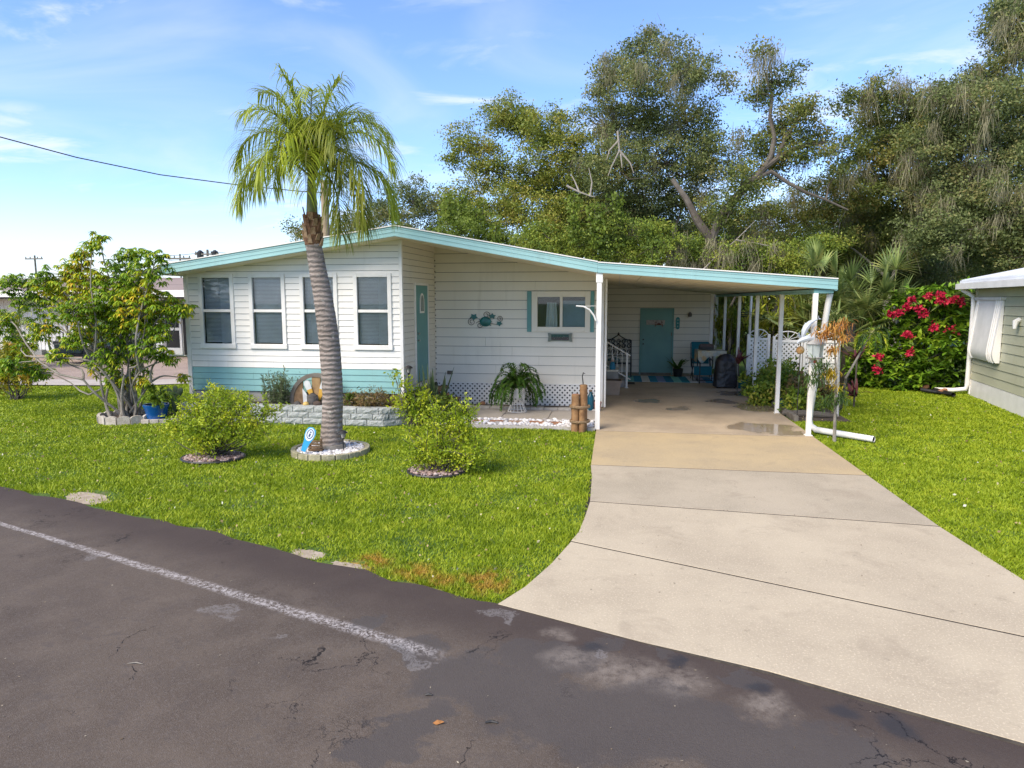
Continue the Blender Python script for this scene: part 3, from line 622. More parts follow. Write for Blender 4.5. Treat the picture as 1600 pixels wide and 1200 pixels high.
# --- raised bed wall of split-face blocks
t = NT('split_block'); isl = t.n('ShaderNodeObjectInfo').outputs['Random']
cb_ = t.mix(t.ss(t.noise(9, 6, .65), .3, .72), (.44,.46,.44), (.29,.31,.30)); cb_ = t.mix(t.math('MULTIPLY', isl, .35), cb_, (.50,.50,.47))
cb_ = t.mix(t.math('MULTIPLY', t.ss(t.noise(3.2, 5, .7), .52, .70), .55), cb_, (.17,.16,.12))
m_block = t.out(cb_, .9, t.bump(t.noise(34, 5, .65), .9, .03))
bed = thing('raised_bed', 'raised planting bed walled with pale grey split-face blocks', 'planter', (-5.8,12.15,0))
def block(p, d, w, h, z, dep=.20):
    d = Vector((d[0],d[1],0)).normalized(); nrm = Vector((d.y,-d.x,0)); n = 7; m = 3; vs = []; fs = []
    for j in range(m+1):
        for i in range(n+1):
            e = (i in (0,n)) or (j in (0,m)); o = 0 if e else random.uniform(.002,.022)
            vs.append(Vector(p)+d*(w*i/n)+nrm*(o-.004)+Vector((0,0,z+h*j/m)))
    fs = [(j*(n+1)+i, j*(n+1)+i+1, (j+1)*(n+1)+i+1, (j+1)*(n+1)+i) for j in range(m) for i in range(n)]; b = len(vs)
    vs += [Vector(p)+d*u-nrm*dep+Vector((0,0,zz_)) for zz_ in (z,z+h) for u in (0,w)]
    A, B, Cc, D = 0, n, m*(n+1), m*(n+1)+n
    fs += [(A,b,b+2,Cc),(B,D,b+3,b+1),(Cc,b+2,b+3,D),(A,B,b+1,b)]+[]
    return MB().add(vs, fs).build('block', m_block, bed)
path_pts = [(-8.6,12.30),(-4.35,12.20),(-3.95,12.50)]
for c_ in range(3):
    z = -.02+c_*.115
    for (p0, p1) in zip(path_pts[:-1], path_pts[1:]):
        p0, p1 = Vector((*p0,0)), Vector((*p1,0)); Ls = (p1-p0).length; d = (p1-p0).normalized(); u = -(.22 if c_ == 1 else 0)-(.1*c_)
        while u < Ls-.03:
            u0, u1 = max(u,0), min(u+.43, Ls); u += .436
            if u1-u0 > .04: block(p0+d*u0, d, u1-u0-.008, .109, z+random.uniform(-.002,.002))
MB().prism([(-8.6,12.36,.0),(-4.4,12.30,.0),(-4.05,12.55,.0),(-4.15,13.0,.0),(-8.7,13.0,.0)], (0,0,.285)).build('soil', m_soil, bed)
BEDS.append(('poly', [(-8.75,12.0),(-4.3,12.05),(-3.85,12.45),(-3.9,13.2),(-8.9,13.2)]))
# --- wooden half wagon round with paddles, stones and a gourd in the bed
ww = thing('wood_round', 'upright wooden round with pale paddle shapes leaning in the raised bed', 'garden decor', (-5.2,12.62,.285))
wc = Vector((at(494,612,12.62).x, 12.62, .36)); Rw = at(494,583,12.62).z-.36
arc = [(Rw*math.cos(a), Rw*math.sin(a)) for a in np.linspace(-.25, math.pi+.25, 24)]
inn = [(Rw*.86*math.cos(a), Rw*.86*math.sin(a)) for a in np.linspace(math.pi+.25, -.25, 24)]
mb = MB()
for i in range(23):
    a0, a1 = arc[i], arc[i+1]; b1, b0 = inn[22-i], inn[23-i]
    mb.prism([(wc.x+x, wc.y, wc.z+z) for x, z in (a0,a1,b1,b0)], (0,.06,0))
mb.build('rim', m_greywood, ww)
for x0, x1, m in ((-.86,-.50,m_wood),(-.16,.16,pm('tan_board',(.33,.21,.09),(.22,.13,.06),9,.7)),(.5,.86,m_wood)):
    xs = np.linspace(x0, x1, 7)*Rw; top = [math.sqrt(max((Rw*.87)**2-x*x, .0001)) for x in xs]
    MB().prism([(wc.x+xs[0],wc.y+.012,wc.z-.07)]+[(wc.x+xs[-1],wc.y+.012,wc.z-.07)]+[(wc.x+x,wc.y+.012,wc.z+h) for x,h in zip(xs[::-1],top[::-1])], (0,.03,0)).build('board', m, ww)
mp1 = pm('paddle_white', (.62,.63,.62), (.5,.51,.5), 8, .6); mp2 = pm('paddle_yellow', (.62,.36,.05), (.5,.28,.04), 8, .6)
for s in (-1,1):
    ang = s*.38; ux, uz = Vector((math.sin(ang),0,math.cos(ang))), Vector((math.cos(ang),0,-math.sin(ang)))
    def pd(u, v): return Vector((wc.x+s*.03, wc.y-.02, wc.z-.02))+ux*u*Rw+uz*v*Rw
    MB().prism([pd(*q) for q in ((.05,-.04),(.05,.04),(.50,.10),(.50,-.10))], (0,.02,0)).build('paddle_base', mp2, ww)
    MB().prism([pd(*q) for q in ((.50,-.10),(.50,.10),(.72,.12),(.80,.08),(.83,0),(.80,-.08),(.72,-.12))], (0,.021,0)).build('paddle_tip', mp1, ww)
    MB().prism([(wc.x+s*x*Rw, wc.y-.012, wc.z+z*Rw) for x, z in ((.22,-.1),(.48,-.1),(.50,.45),(.36,.28))], (0,.018,0)).build('side_plate', mp1, ww)
m_rock = pm('dark_rock', (.10,.09,.085), (.05,.045,.04), 9, .9, .6, 30)
def rock(name, x, y, z, r, mat, label=None, cat=None, parent=None, sx=1, sy=.8, sz=.7, group=None):
    mb = MB(); mb.ball((0,0,0), r, 9, 6, sx, sy, sz); mb.v = [(x+a*(1+random.uniform(-.14,.14)), y+b*(1+random.uniform(-.14,.14)), z+r*sz*.85+c*(1+random.uniform(-.12,.12))) for a,b,c in mb.v]
    o = mb.build(name, mat, parent, None if parent else (x,y,z), smooth=True)
    if label: tag(o, label, cat, group)
    return o
rx = wc.x
rock('garden_stone', rx-.02, 12.5, .30, .12, m_rock, 'large dark stone in front of the wooden round', 'stone', sz=1.1)
rock('garden_stone', rx-.34, 12.48, .285, .075, m_rock, 'small dark stone left of the wooden round', 'stone')
rock('garden_stone', rx+.10, 12.44, .285, .09, pm('brown_rock',(.12,.08,.06),(.07,.05,.04),9,.9,.5,30), 'brown stone right of the gourd in the bed', 'stone')
rock('gourd', rx-.13, 12.42, .285, .062, pm('gourd', (.60,.42,.13),(.45,.30,.08),9,.6), 'small yellow gourd among the stones of the raised bed', 'gourd', sz=.85)
# --- concrete walk with stepping bricks and shells along the recessed wall
wk = bpy.data.objects.new('footpath', None); C.objects.link(wk); OFF[wk] = Vector((0,0,0)); wk['kind'] = 'structure'
m_walk = concrete('walk_concrete', (.42,.37,.32), (.34,.30,.25))
for x0, x1 in ((-3.9,-2.3),(-2.29,-1.35),(-1.34,-.38)): MB().box(x0,x1,13.22,14.42,-.08,.012).build('slab', m_walk, wk, bevel=.006)
m_edge = pm('pale_edging', (.55,.50,.43), (.40,.36,.30), 12, .9, .5, 50)
for k in range(12): MB().box(-3.9+k*.295,-3.9+k*.295+.285,14.44,14.62,-.05,.045+random.uniform(0,.012)).build('edging_stone', m_edge, wk, bevel=.012)
MB().box(-3.9,-.38,14.62,14.99,-.08,.02).build('planting_strip', m_soil, wk)
m_brick = pm('red_brick', (.42,.20,.10), (.30,.14,.075), 7, .85, .4, 40); m_bed = pm('shell_bed', (.50,.46,.40), (.36,.32,.27), 14, .95, .6, 60)
MB().box(-3.35,-.38,12.42,13.21,-.08,-.004).build('shell_bed', m_bed, wk)
for k, (pa, pb) in enumerate(((768,790),(798,819),(830,854),(861,880),(742,759))):
    a, b = gd(pa,656), gd(pb,656); MB().box(a.x,b.x,12.72+.02*(k%2),12.98+.02*(k%3),-.03,.022).build('stepping_brick', m_brick if k != 1 else pm('tan_brick',(.42,.27,.17),(.33,.2,.13),8,.85,.3,40), wk, bevel=.01)
def pebbles(name, n, sample, r0, r1, mat, parent, z=.0, flatness=.6, avoid=None):
    base = []; 
    for i in range(4):
        for j in range(6): pass
    ico = MB().ball((0,0,0), 1, 6, 4); bv = np.array(ico.v); bf = ico.f
    vs = []; fs = []
    k = 0
    while k < n:
        x, y = sample()
        if avoid and avoid(x, y): continue
        s = r0+(r1-r0)*random.random()**1.7; a = random.random()*6.28; sc = np.array([s*random.uniform(.8,1.3), s*random.uniform(.7,1.1), s*flatness*random.uniform(.7,1.2)])
        v = bv*sc*(1+rng.uniform(-.15,.15,(len(bv),1))); ca, sa_ = math.cos(a), math.sin(a)
        v = np.stack([v[:,0]*ca-v[:,1]*sa_+x, v[:,0]*sa_+v[:,1]*ca+y, v[:,2]+z+s*flatness*.4+random.random()*s*.5], 1)
        b = len(vs); vs += [tuple(q) for q in v]; fs += [tuple(b+i for i in f) for f in bf]; k += 1
    mb = MB(); mb.v = vs; mb.f = fs; mb.mi = [0]*len(fs); return mb.build(name, mat, parent, kind='stuff')
t = NT('white_pebble'); r_ = t.n('ShaderNodeValToRGB', {0: t.island()}); e_ = r_.color_ramp.elements; e_[0].color = (.30,.26,.23,1); e_[1].color = (.80,.77,.74,1); e_[1].position = .55
m_peb = t.out(t.mix(t.ss(t.noise(60,3),.5,.75), r_.outputs[0], (.42,.37,.32)), .75)
bricks = [(gd(a,656).x, gd(b,656).x) for a, b in ((768,790),(798,819),(830,854),(861,880),(742,759))]
pebbles('white_shells', 900, lambda: (random.uniform(-3.3,-.4), random.uniform(12.48,13.18)), .018, .05, m_peb, wk, 0, .6, lambda x,y: any(a-.01<x<b+.01 and 12.72<y<12.99 for a,b in bricks))
MB().box(-3.4,-.38,12.36,12.44,-.06,.03).build('edging_board', m_edge, wk)
BEDS.append(('poly', [(-4.0,12.40),(-.30,12.38),(-.30,15),(-4.2,15)]))
# --- rope-bound log pilings
pl = thing('log_pilings', 'three brown log pilings bound with rope beside the carport post', 'garden decor', (-.66,12.28,0))
m_log = pm('piling_wood', (.36,.20,.085), (.20,.10,.04), 8, .75, .5, 26); m_rope = pm('rope', (.33,.22,.12), (.22,.14,.07), 40, .9, .6, 80)
for x, y, r, h in ((-.735,12.27,.075,.66),(-.595,12.33,.07,.83),(-.69,12.40,.07,.50),(-.61,12.20,.055,.40)):
    o = MB().tube([(x,y,-.03),(x+.004,y,h*.5),(x,y,h)], [r,r*1.03,r*.96], 12).build('log', m_log, pl, smooth=True); MB().lathe((x,y,h), [(r*.9,0),(r*.5,.006),(.001,.006)], 12).build('cut_end', m_brick if x<-.7 else m_wood, o)
for z in (.16,.43):
    for dz in (0,.022): MB().tube([(-.655+.175*math.cos(a), 12.29+.15*math.sin(a), z+dz) for a in np.linspace(0,6.28,22)], .013, 6).build('rope', m_rope, pl)
MB().tube([(-.60,12.33,.82),(-.62,12.33,.98),(-.60,12.32,1.05),(-.57,12.32,1.03)], [.012,.010,.012,.006], 6).build('bird_hook', m_black, pl)
# little ornaments by the lattice, right end
o = thing('garden_bottle', 'dark teal bottle-shaped ornament standing behind the log pilings', 'ornament', (-.55,14.5,.02)); MB().lathe((-.55,14.5,.02), [(.07,0),(.075,.02),(.075,.28),(.05,.33),(.03,.36),(.03,.40)], 14).build('body', pm('teal_glaze',(.01,.09,.13),None,6,.2), o, smooth=True); MB().lathe((-.55,14.5,.02), [(.034,.401),(.034,.43)], 12).build('stopper', m_wood, o)
o = thing('flower_pot', 'small pinkish clay pot behind the log pilings', 'pot', (-.40,14.52,.02)); MB().lathe((-.40,14.52,.02), [(.06,0),(.085,.15),(.09,.15),(.09,.18),(.075,.18),(.07,.12)], 14).build('pot', pm('pink_clay',(.45,.22,.18),None,6,.7), o, smooth=True); MB().tube([(-.40,14.52,.12),(-.40,14.52,.36),(-.38,14.52,.44)], [.035,.03,.01], 8).build('figure', m_conc, o, smooth=True)
rock('garden_stone', at(754,632,14.8).x, 14.8, .02, .07, m_brick, 'small brown brick-coloured stone against the white lattice skirt', 'stone')
# --- palm ring with pebbles
ring = thing('palm_ring', 'oval stone edging ring filled with white pebbles around the palm', 'garden bed', (-4.42,9.95,0))
m_edgering = pm('mossy_edging', (.40,.36,.24), (.26,.24,.14), 10, .9, .5, 40)
N_ = 18
for k in range(N_):
    a0, a1 = 2*math.pi*k/N_+.012, 2*math.pi*(k+1)/N_-.012; vs = []
    for rr in (1,.88):
        for a in (a0,(a0+a1)/2,a1): vs.append((-4.42+.60*rr*math.cos(a), 9.95+.60*rr*math.sin(a)))
    poly = [vs[0],vs[1],vs[2],vs[5],vs[4],vs[3]]
    MB().prism([(x,y,-.05) for x,y in poly], (0,0,.115+random.uniform(-.006,.006))).build('edging_block', m_edgering, ring, bevel=.008)
def inell(cx, cy, rx, ry):
    def f():
        a, r = random.random()*6.283, math.sqrt(random.random()); return cx+rx*r*math.cos(a), cy+ry*r*math.sin(a)
    return f
MB().lathe((-4.42,9.95,-.03), [(.53,0),(.53,.06),(.001,.065)], 26).build('soil', m_soil, ring)
pebbles('white_pebbles', 1100, inell(-4.42,9.95,.51,.51), .014, .032, m_peb, ring, .025, .7, lambda x,y: (x+4.42)**2+(y-9.98)**2 < .2**2)
BEDS.append(('ell', -4.42, 9.95, .60, .60))
path_light(-4.16, 9.83, .36, 'small black solar lantern in the white pebbles beside the palm', .85)
# crate of slats leaning on the trunk
cr_ = thing('slat_crate', 'small stained wooden slat crate at the foot of the palm', 'crate', (-4.56,9.66,.05))
for k in range(4): MB().box(-4.66,-4.44,9.66,9.68,.06+k*.045,.088+k*.045).build('slat', m_wood, cr_)
for x in (-4.65,-4.47): MB().box(x,x+.03,9.681,9.70,.05,.25).build('upright', m_wood, cr_)
for k in range(3): MB().box(-4.66,-4.44,9.701+k*.03,9.725+k*.03,.06,.075).build('base_slat', m_wood, cr_)
# blue yard sign
sg = thing('yard_sign', 'tilted blue paddle-shaped yard sign with white oval emblem under the palm', 'sign', (-4.66,9.50,0))
m_sb = pm('sign_blue', (.05,.38,.68), (.045,.34,.62), 9, .35); m_sw = pm('sign_white', (.78,.82,.86), (.7,.75,.8), 9, .35); m_sd = pm('sign_navy', (.05,.09,.22), None, 9, .35)
ca = Vector((.42,.02,.90)).normalized(); cbv = Vector((.86,0,-.42)).normalized(); S0 = Vector((-4.70,9.48,.0))
def sp_(u, v, o=0.0): return S0+ca*u+cbv*v+Vector((.0,-1,.0))*o
outl = [(.10,-.035),(.10,.035),(.26,.052),(.34,.075),(.42,.082),(.48,.06),(.505,0),(.48,-.06),(.42,-.082),(.34,-.075),(.26,-.052)]
MB().prism([sp_(u,v) for u,v in outl], (0,.008,0)).build('panel', m_sb, sg)
def ov(cu, cv, a, b, n=20): return [(cu+a*math.cos(t_), cv+b*math.sin(t_)) for t_ in np.linspace(0,2*math.pi,n,endpoint=False)]
MB().prism([sp_(u,v,.003) for u,v in ov(.385,0,.105,.068)], (0,.0028,0)).build('white_oval', m_sw, sg)
mb = MB(); o1, o2 = ov(.395,0,.078,.052), ov(.395,0,.066,.042)
for i in range(20):
    j = (i+1)%20; mb.prism([sp_(*o1[i],.0055),sp_(*o1[j],.0055),sp_(*o2[j],.0055),sp_(*o2[i],.0055)], (0,.0022,0))
mb.build('emblem_ring', m_sd, sg)
mb = MB(); mb.prism([sp_(*q,.0055) for q in ((.35,-.012),(.35,.012),(.40,.012),(.40,-.012))], (0,.0022,0)); mb.prism([sp_(*q,.0055) for q in ov(.425,0,.013,.012,10)], (0,.0022,0)); mb.build('emblem_figure', m_sd, sg)
MB().tube([sp_(-.03,0,-.012), sp_(.3,0,-.012)], .006, 6).build('stake', m_chrome, sg)
# --- scalloped tree ring, blue pot
m_scal = pm('scalloped_concrete', (.50,.45,.38), (.37,.32,.26), 9, .9, .4, 40)
def scallop(cx, cy, rx, ry, label, name='scalloped_edging', n=14, a0=0, a1=6.283):
    o = thing(name, label, 'edging', (cx,cy,0))
    for k in range(n):
        a = a0+(a1-a0)*(k+.5)/n; da = (a1-a0)/n; w = rx*da*.5*.97; tx, ty = -math.sin(a), math.cos(a); px, py = cx+rx*math.cos(a), cy+ry*math.sin(a)
        prof = [(-w,-.06),(w,-.06),(w,.10)]+[(w*math.cos(b), .10+.045*math.sin(b)) for b in np.linspace(.3,2.84,6)]+[(-w,.10)]
        MB().prism([(px+tx*u, py+ty*u, z) for u,z in prof], (math.cos(a)*.05, math.sin(a)*.05, 0)).build('edging_stone', m_scal, o)
    return o
TB = Vector((-9.55,12.0,0))
s_ = scallop(TB.x, TB.y, .50, .42, 'pale scalloped concrete edging ring around the multi-stem tree'); MB().lathe((TB.x,TB.y,-.04), [(.49,0),(.49,.08),(.001,.10)], 20, 0, 1, .84).build('soil', m_soil, s_)
BEDS.append(('ell', TB.x, TB.y, .52, .45))
s_ = thing('curved_kerb', 'low curved tan kerb in front of the blue pot', 'edging', (-8.6,11.9,0))
for k in range(7):
    a, b = Vector((-9.05+k*.16, 11.75+.035*k*k*.5, 0)), Vector((-9.05+(k+1)*.16-.01, 11.75+.035*(k+1)**2*.5, 0)); MB().bar(a+Vector((0,0,.02)), b+Vector((0,0,.02)), .09, .09).build('kerb_stone', m_scal, s_, bevel=.01)
pot = thing('glazed_pot', 'glossy cobalt blue plant pot with a fern beside the multi-stem tree', 'plant pot', (-8.90,11.98,0))
MB().lathe((-8.90,11.98,-.01), [(.16,0),(.165,.015),(.215,.27),(.238,.31),(.24,.345),(.22,.345),(.21,.30)], 28).build('pot', pm('cobalt_glaze', (.005,.07,.24), (.006,.09,.30), 3, .12, 0, 60, .6), pot, smooth=True)
MB().lathe((-8.90,11.98,.29), [(.21,0),(.001,.012)], 20).build('soil', m_soil, pot)

# ================================================================ UNDER THE CARPORT
# striped rug, each woven stripe its own strip
rug = thing('striped_rug', 'blue, teal and cream striped outdoor rug before the side door', 'rug', (1.4,20.8,.0))
cols = [(0.024,0.24,0.38),(0.18,0.48,0.46),(0.024,0.24,0.38),(0.75,0.75,0.72),(0.024,0.26,0.42),(0.26,0.34,0.56),(0.024,0.24,0.38),(0.24,0.66,0.62),(0.024,0.3,0.4),(0.75,0.75,0.75),(0.32,0.32,0.4),(0.024,0.24,0.38),(0.4,0.56,0.72)]
mr = {}
for k, c_ in enumerate(cols):
    m = mr.setdefault(c_, pm('rug_stripe', c_, tuple(x*.8 for x in c_), 40, .95, .3, 150)); x0 = .05+k*.226
    MB().prism([(x0-.0,20.0,.002),(x0+.224,20.0,.002),(x0+.224,21.55,.002),(x0,21.55,.002)], (0,0,.010)).build('stripe', m, rug)
o = MB().box(-.15,.50,19.35,19.75,.002,.014).build('door_mat', pm('dark_mat',(.05,.035,.03),None,30,.95), None, (.2,19.5,0)); tag(o, 'small dark brown mat at the foot of the steps', 'mat')
# steps and handrail on the side of the house
sp2 = thing('side_steps', 'concrete side steps with a white metal handrail under the carport', 'steps', (0,19,0))
for k in range(3): MB().box(-.30,.22-k*.17,18.6,20.0,.002+k*.2,.20+k*.2).build('step', m_conc, sp2, bevel=.01)
y = 18.55; pa, pb = Vector((-.22,y,1.42)), Vector((.26,y,.92))
MB().bar((.26,y,.0),(.26,y,.95), .055).build('newel_post', m_whitep, sp2, bevel=.006); MB().box(.21,.31,y-.05,y+.05,.0,.012).build('post_foot', m_whitep, sp2)
pa, pb = at(938,528,y), at(985,556,y); lo0, lo1 = at(942,568,y), at(985,593,y)
MB().bar(pa, pb, .035).build('top_rail', m_whitep, sp2); MB().bar(lo0, lo1, .028).build('bottom_rail', m_whitep, sp2)
for k in range(6):
    f = (k+.4)/6; a = pa+(pb-pa)*f; b = lo0+(lo1-lo0)*max(0,(a.x-lo0.x)/(lo1.x-lo0.x)); MB().bar(a, Vector((a.x,y,b.z)), .016).build('baluster', m_whitep, sp2)
# tan planter box and things on the steps
po = thing('planter_box', 'tan plastic square planter box beside the carport post', 'planter', (.02,17.2,0)); x = at(957,605,17.2).x; m_tan = pm('tan_plastic',(.40,.31,.24),(.34,.26,.2),6,.6)
def frustum(cx, cy, z0, z1, a, b): return [(cx+s*q*k1, cy+t_*q*k2, z) for z, q in ((z0,a),(z1,b)) for s, t_ in ((-1,-1),(1,-1),(1,1),(-1,1)) for k1, k2 in ((1,.8),)]
FQ = [(0,3,2,1),(4,5,6,7),(0,1,5,4),(1,2,6,5),(2,3,7,6),(3,0,4,7)]
MB().add(frustum(x,17.2,.0,.30,.17,.205), FQ).build('body', m_tan, po, bevel=.008); MB().add(frustum(x,17.2,.30,.36,.235,.24), FQ).build('rim', m_tan, po, bevel=.006); MB().box(x-.21,x+.21,17.03,17.37,.361,.37).build('soil', m_soil, po)
bx = thing('storage_box', 'pale grey low box on the carport side steps', 'box', (-.08,18.4,.0)); MB().box(-.26,.03,17.9,18.45,.0,.50).build('body', m_conc, bx, bevel=.01); MB().box(-.27,.04,17.89,18.46,.50,.54).build('lid', m_cream, bx, bevel=.006)
fg = thing('garden_figure', 'small blue-coated garden figure standing on the grey box', 'figurine', (-.12,18.1,.54))
mb = MB(); mb.lathe((-.12,18.1,.54), [(.07,0),(.085,.05),(.06,.17),(.03,.20)], 12); mb.build('coat', pm('blue_coat',(.02,.19,.32),None,8,.5), fg, smooth=True)
MB().ball((-.12,18.09,.78), .042, 10, 8).build('head', pm('figurine_face',(.55,.36,.27),None,8,.6), fg, smooth=True); MB().lathe((-.12,18.1,.80), [(.05,0),(.03,.05),(.004,.13)], 10).build('hat', pm('figurine_hat',(.6,.58,.54),None,8,.7), fg, smooth=True)
# black cast-iron bench with scrolled back, seen end-on against the wall
bn = thing('iron_bench', 'black cast iron garden bench with scrolled pointed back behind the handrail', 'bench', (.1,21.2,0))
b0, b1 = at(950,560,21.35), at(987,560,21.35); x0, x1 = b0.x-.1, b1.x
zt = at(985,533,21.6).z
for x in (x0+.02, x1-.02):
    MB().bar((x,21.6,0),(x,21.65,zt), .04).build('back_leg', m_black, bn); MB().bar((x,21.1,0),(x,21.1,.62), .04).build('front_leg', m_black, bn)
    MB().tube([(x,21.1,.60),(x,21.12,.64),(x,21.4,.66),(x,21.62,.62)], .02, 6).build('armrest', m_black, bn)
for k in range(5): MB().box(x0,x1,21.1+k*.1,21.17+k*.1,.40,.42).build('seat_slat', m_black, bn)
xm_ = (x0+x1)/2; w_ = (x1-x0)/2
MB().tube([(x0,21.64,zt),(xm_-w_*.5,21.64,zt+.06),(xm_,21.64,zt+.19),(xm_+w_*.5,21.64,zt+.06),(x1,21.64,zt)], .02, 6).build('crest', m_black, bn)
MB().tube([(x0,21.62,.62),(x1,21.62,.62)], .016, 6).build('back_rail', m_black, bn)
for k in range(5):
    cx_ = x0+(k+.5)*(x1-x0)/5
    for cz_ in (.74,.92,1.06):
        if cz_ < zt+.02: MB().tube([(cx_+.07*(1-.05*i)*math.cos(i*.6), 21.63, cz_+.08*(1-.05*i)*math.sin(i*.6)) for i in range(14)], .017, 5).build('scroll', m_black, bn)
MB().lathe((xm_,21.64,zt+.17), [(.03,0),(.035,.04),(.004,.11)], 8).build('finial', m_black, bn)
rock('seat_cushion', x0+.28, 21.3, .42, .20, pm('teal_cushion',(.02,.12,.13),(.25,.3,.28),9,.9), 'teal patterned cushion on the black iron bench', 'cushion', sz=.5)
# door sign, plaques, wall lamps
o = thing('door_sign', 'weathered white driftwood sign with red crab on the teal side door', 'sign', (at(1024,505,YB-.05).x, YB-.05, at(1024,511,YB).z)); a, b = at(1010,500,YB-.05), at(1039,508,YB-.05)
MB().prism([(a.x,YB-.05,b.z+.01),(b.x-.02,YB-.05,b.z),(b.x,YB-.05,a.z-.02),(b.x-.01,YB-.05,a.z),(a.x,YB-.05,a.z)], (0,.018,0)).build('board', pm('driftwood',(.48,.45,.42),(.28,.26,.25),14,.8), o)
mc = pm('crab_red',(.26,.10,.07),(.15,.07,.05),20,.6); cxx, czz = (a.x+b.x)/2+.10, b.z+.03
MB().ball((cxx,YB-.052,czz), .05, 10, 6, 1.2, .25, .7).build('crab_body', mc, o)
for s in (-1,1):
    for k in range(3): MB().tube([(cxx+s*.04,YB-.055,czz-.01*k),(cxx+s*.10,YB-.055,czz+.02-.03*k),(cxx+s*.12,YB-.055,czz-.03-.03*k)], .007, 5).build('crab_leg', mc, o)
    MB().ball((cxx+s*.09,YB-.055,czz+.06), .022, 8, 5, 1, .5, 1).build('crab_claw', mc, o)
o = thing('wall_plaque', 'narrow rounded teal plaque hanging right of the side door', 'plaque', (at(1059,505,YB-.03).x,YB-.03,at(1059,515,YB).z)); c_ = at(1059,505,YB-.03)
MB().prism([(c_.x+.06*math.cos(a), YB-.035, c_.z+(.13 if math.sin(a) > 0 else -.13)+.06*math.sin(a)) for a in np.linspace(.01,6.27,24)], (0,.015,0)).build('board', pm('plaque_teal',(.02,.18,.20),(.04,.26,.26),20,.5), o)
for z in (-.1,0,.1): MB().box(c_.x-.018,c_.x+.018,YB-.038,YB-.034,c_.z+z-.02,c_.z+z+.02).build('shell_motif', pm('motif',(.35,.5,.48),None,9,.5), o)
o = thing('wall_lamp', 'brass wall lantern at the left end of the carport back wall', 'lamp', (at(946,478,YB).x,YB-.1,at(946,474,YB).z)); c_ = at(946,473,YB-.12)
MB().tube([(c_.x,YB,c_.z+.05),(c_.x,YB-.1,c_.z+.1),(c_.x,YB-.12,c_.z+.06)], .015, 6).build('arm', m_wood, o); MB().lathe((c_.x,YB-.12,c_.z), [(.12,.02),(.07,.05),(.02,.07)], 12).build('hood', m_wood, o); MB().lathe((c_.x,YB-.12,c_.z), [(.05,-.10),(.08,-.03),(.075,.019)], 12).build('glass', m_blind, o)
o = thing('wall_lamp', 'small bronze wall lamp on the right of the back wall', 'lamp', (at(1078,492,YB).x,YB-.06,at(1078,492,YB).z)); c_ = at(1078,492,YB-.06)
MB().lathe((c_.x,YB-.06,c_.z), [(.05,-.06),(.065,0),(.05,.06),(.02,.08)], 12).build('shade', m_greywood, o); MB().tube([(c_.x,YB,c_.z+.06),(c_.x,YB-.06,c_.z+.09)], .012, 6).build('bracket', m_black, o)
o = MB().box(at(1050,520,YB).x-.03,at(1050,520,YB).x+.04,YB-.04,YB-.012,at(1050,522,YB).z-.05,at(1050,522,YB).z+.05).build('light_switch', m_greywood, None, (at(1050,520,YB).x,YB-.03,at(1050,522,YB).z), bevel=.005); tag(o, 'small grey switch box beside the right edge of the side door', 'switch')
# teal folding chair
ch = thing('folding_chair', 'teal sling folding chair with dark frame behind the patio table', 'chair', (at(1085,595,20.7).x,20.7,0))
cx_ = at(1095,590,20.8).x; m_sling = pm('teal_sling',(.01,.17,.22),(.01,.14,.19),20,.8,.2,120)
yb, yf = 21.1, 20.35; zt = at(1095,535,21.15).z
for s in (-1,1):
    xx = cx_+s*.27
    MB().tube([(xx,20.42,.42),(xx,20.95,.36),(xx,21.12,.62),(xx,21.25,zt-.04),(xx-s*.03,21.27,zt)], .014, 6).build('side_frame', m_black, ch); MB().tube([(xx,20.40,.0),(xx,20.95,.60)], .013, 6).build('front_leg', m_black, ch); MB().tube([(xx,21.1,.0),(xx,20.45,.44)], .013, 6).build('rear_leg', m_black, ch)
    MB().bar((xx,20.42,.62),(xx,21.08,.62), .045, .02).build('armrest', m_black, ch); MB().tube([(xx,20.45,.44),(xx,20.45,.61)], .012, 6).build('arm_post', m_black, ch)
MB().tube([(cx_-.24,21.27,zt),(cx_+.24,21.27,zt)], .014, 6).build('top_rail', m_black, ch); MB().tube([(cx_-.27,20.41,.03),(cx_+.27,20.41,.03)], .010, 6).build('foot_rail', m_black, ch)
MB().prism([(cx_-.25,21.05,.46),(cx_+.25,21.05,.46),(cx_+.25,21.255,zt),(cx_-.25,21.255,zt)], (0,.01,0)).build('back_sling', m_sling, ch); MB().prism([(cx_-.25,20.42,.43),(cx_+.25,20.42,.43),(cx_+.25,20.96,.37),(cx_-.25,20.96,.37)], (0,0,.012)).build('seat_sling', m_sling, ch)
MB().prism([(cx_-.25,20.405,.18),(cx_+.25,20.405,.18),(cx_+.25,20.405,.43),(cx_-.25,20.405,.43)], (0,.01,0)).build('leg_sling', m_sling, ch)
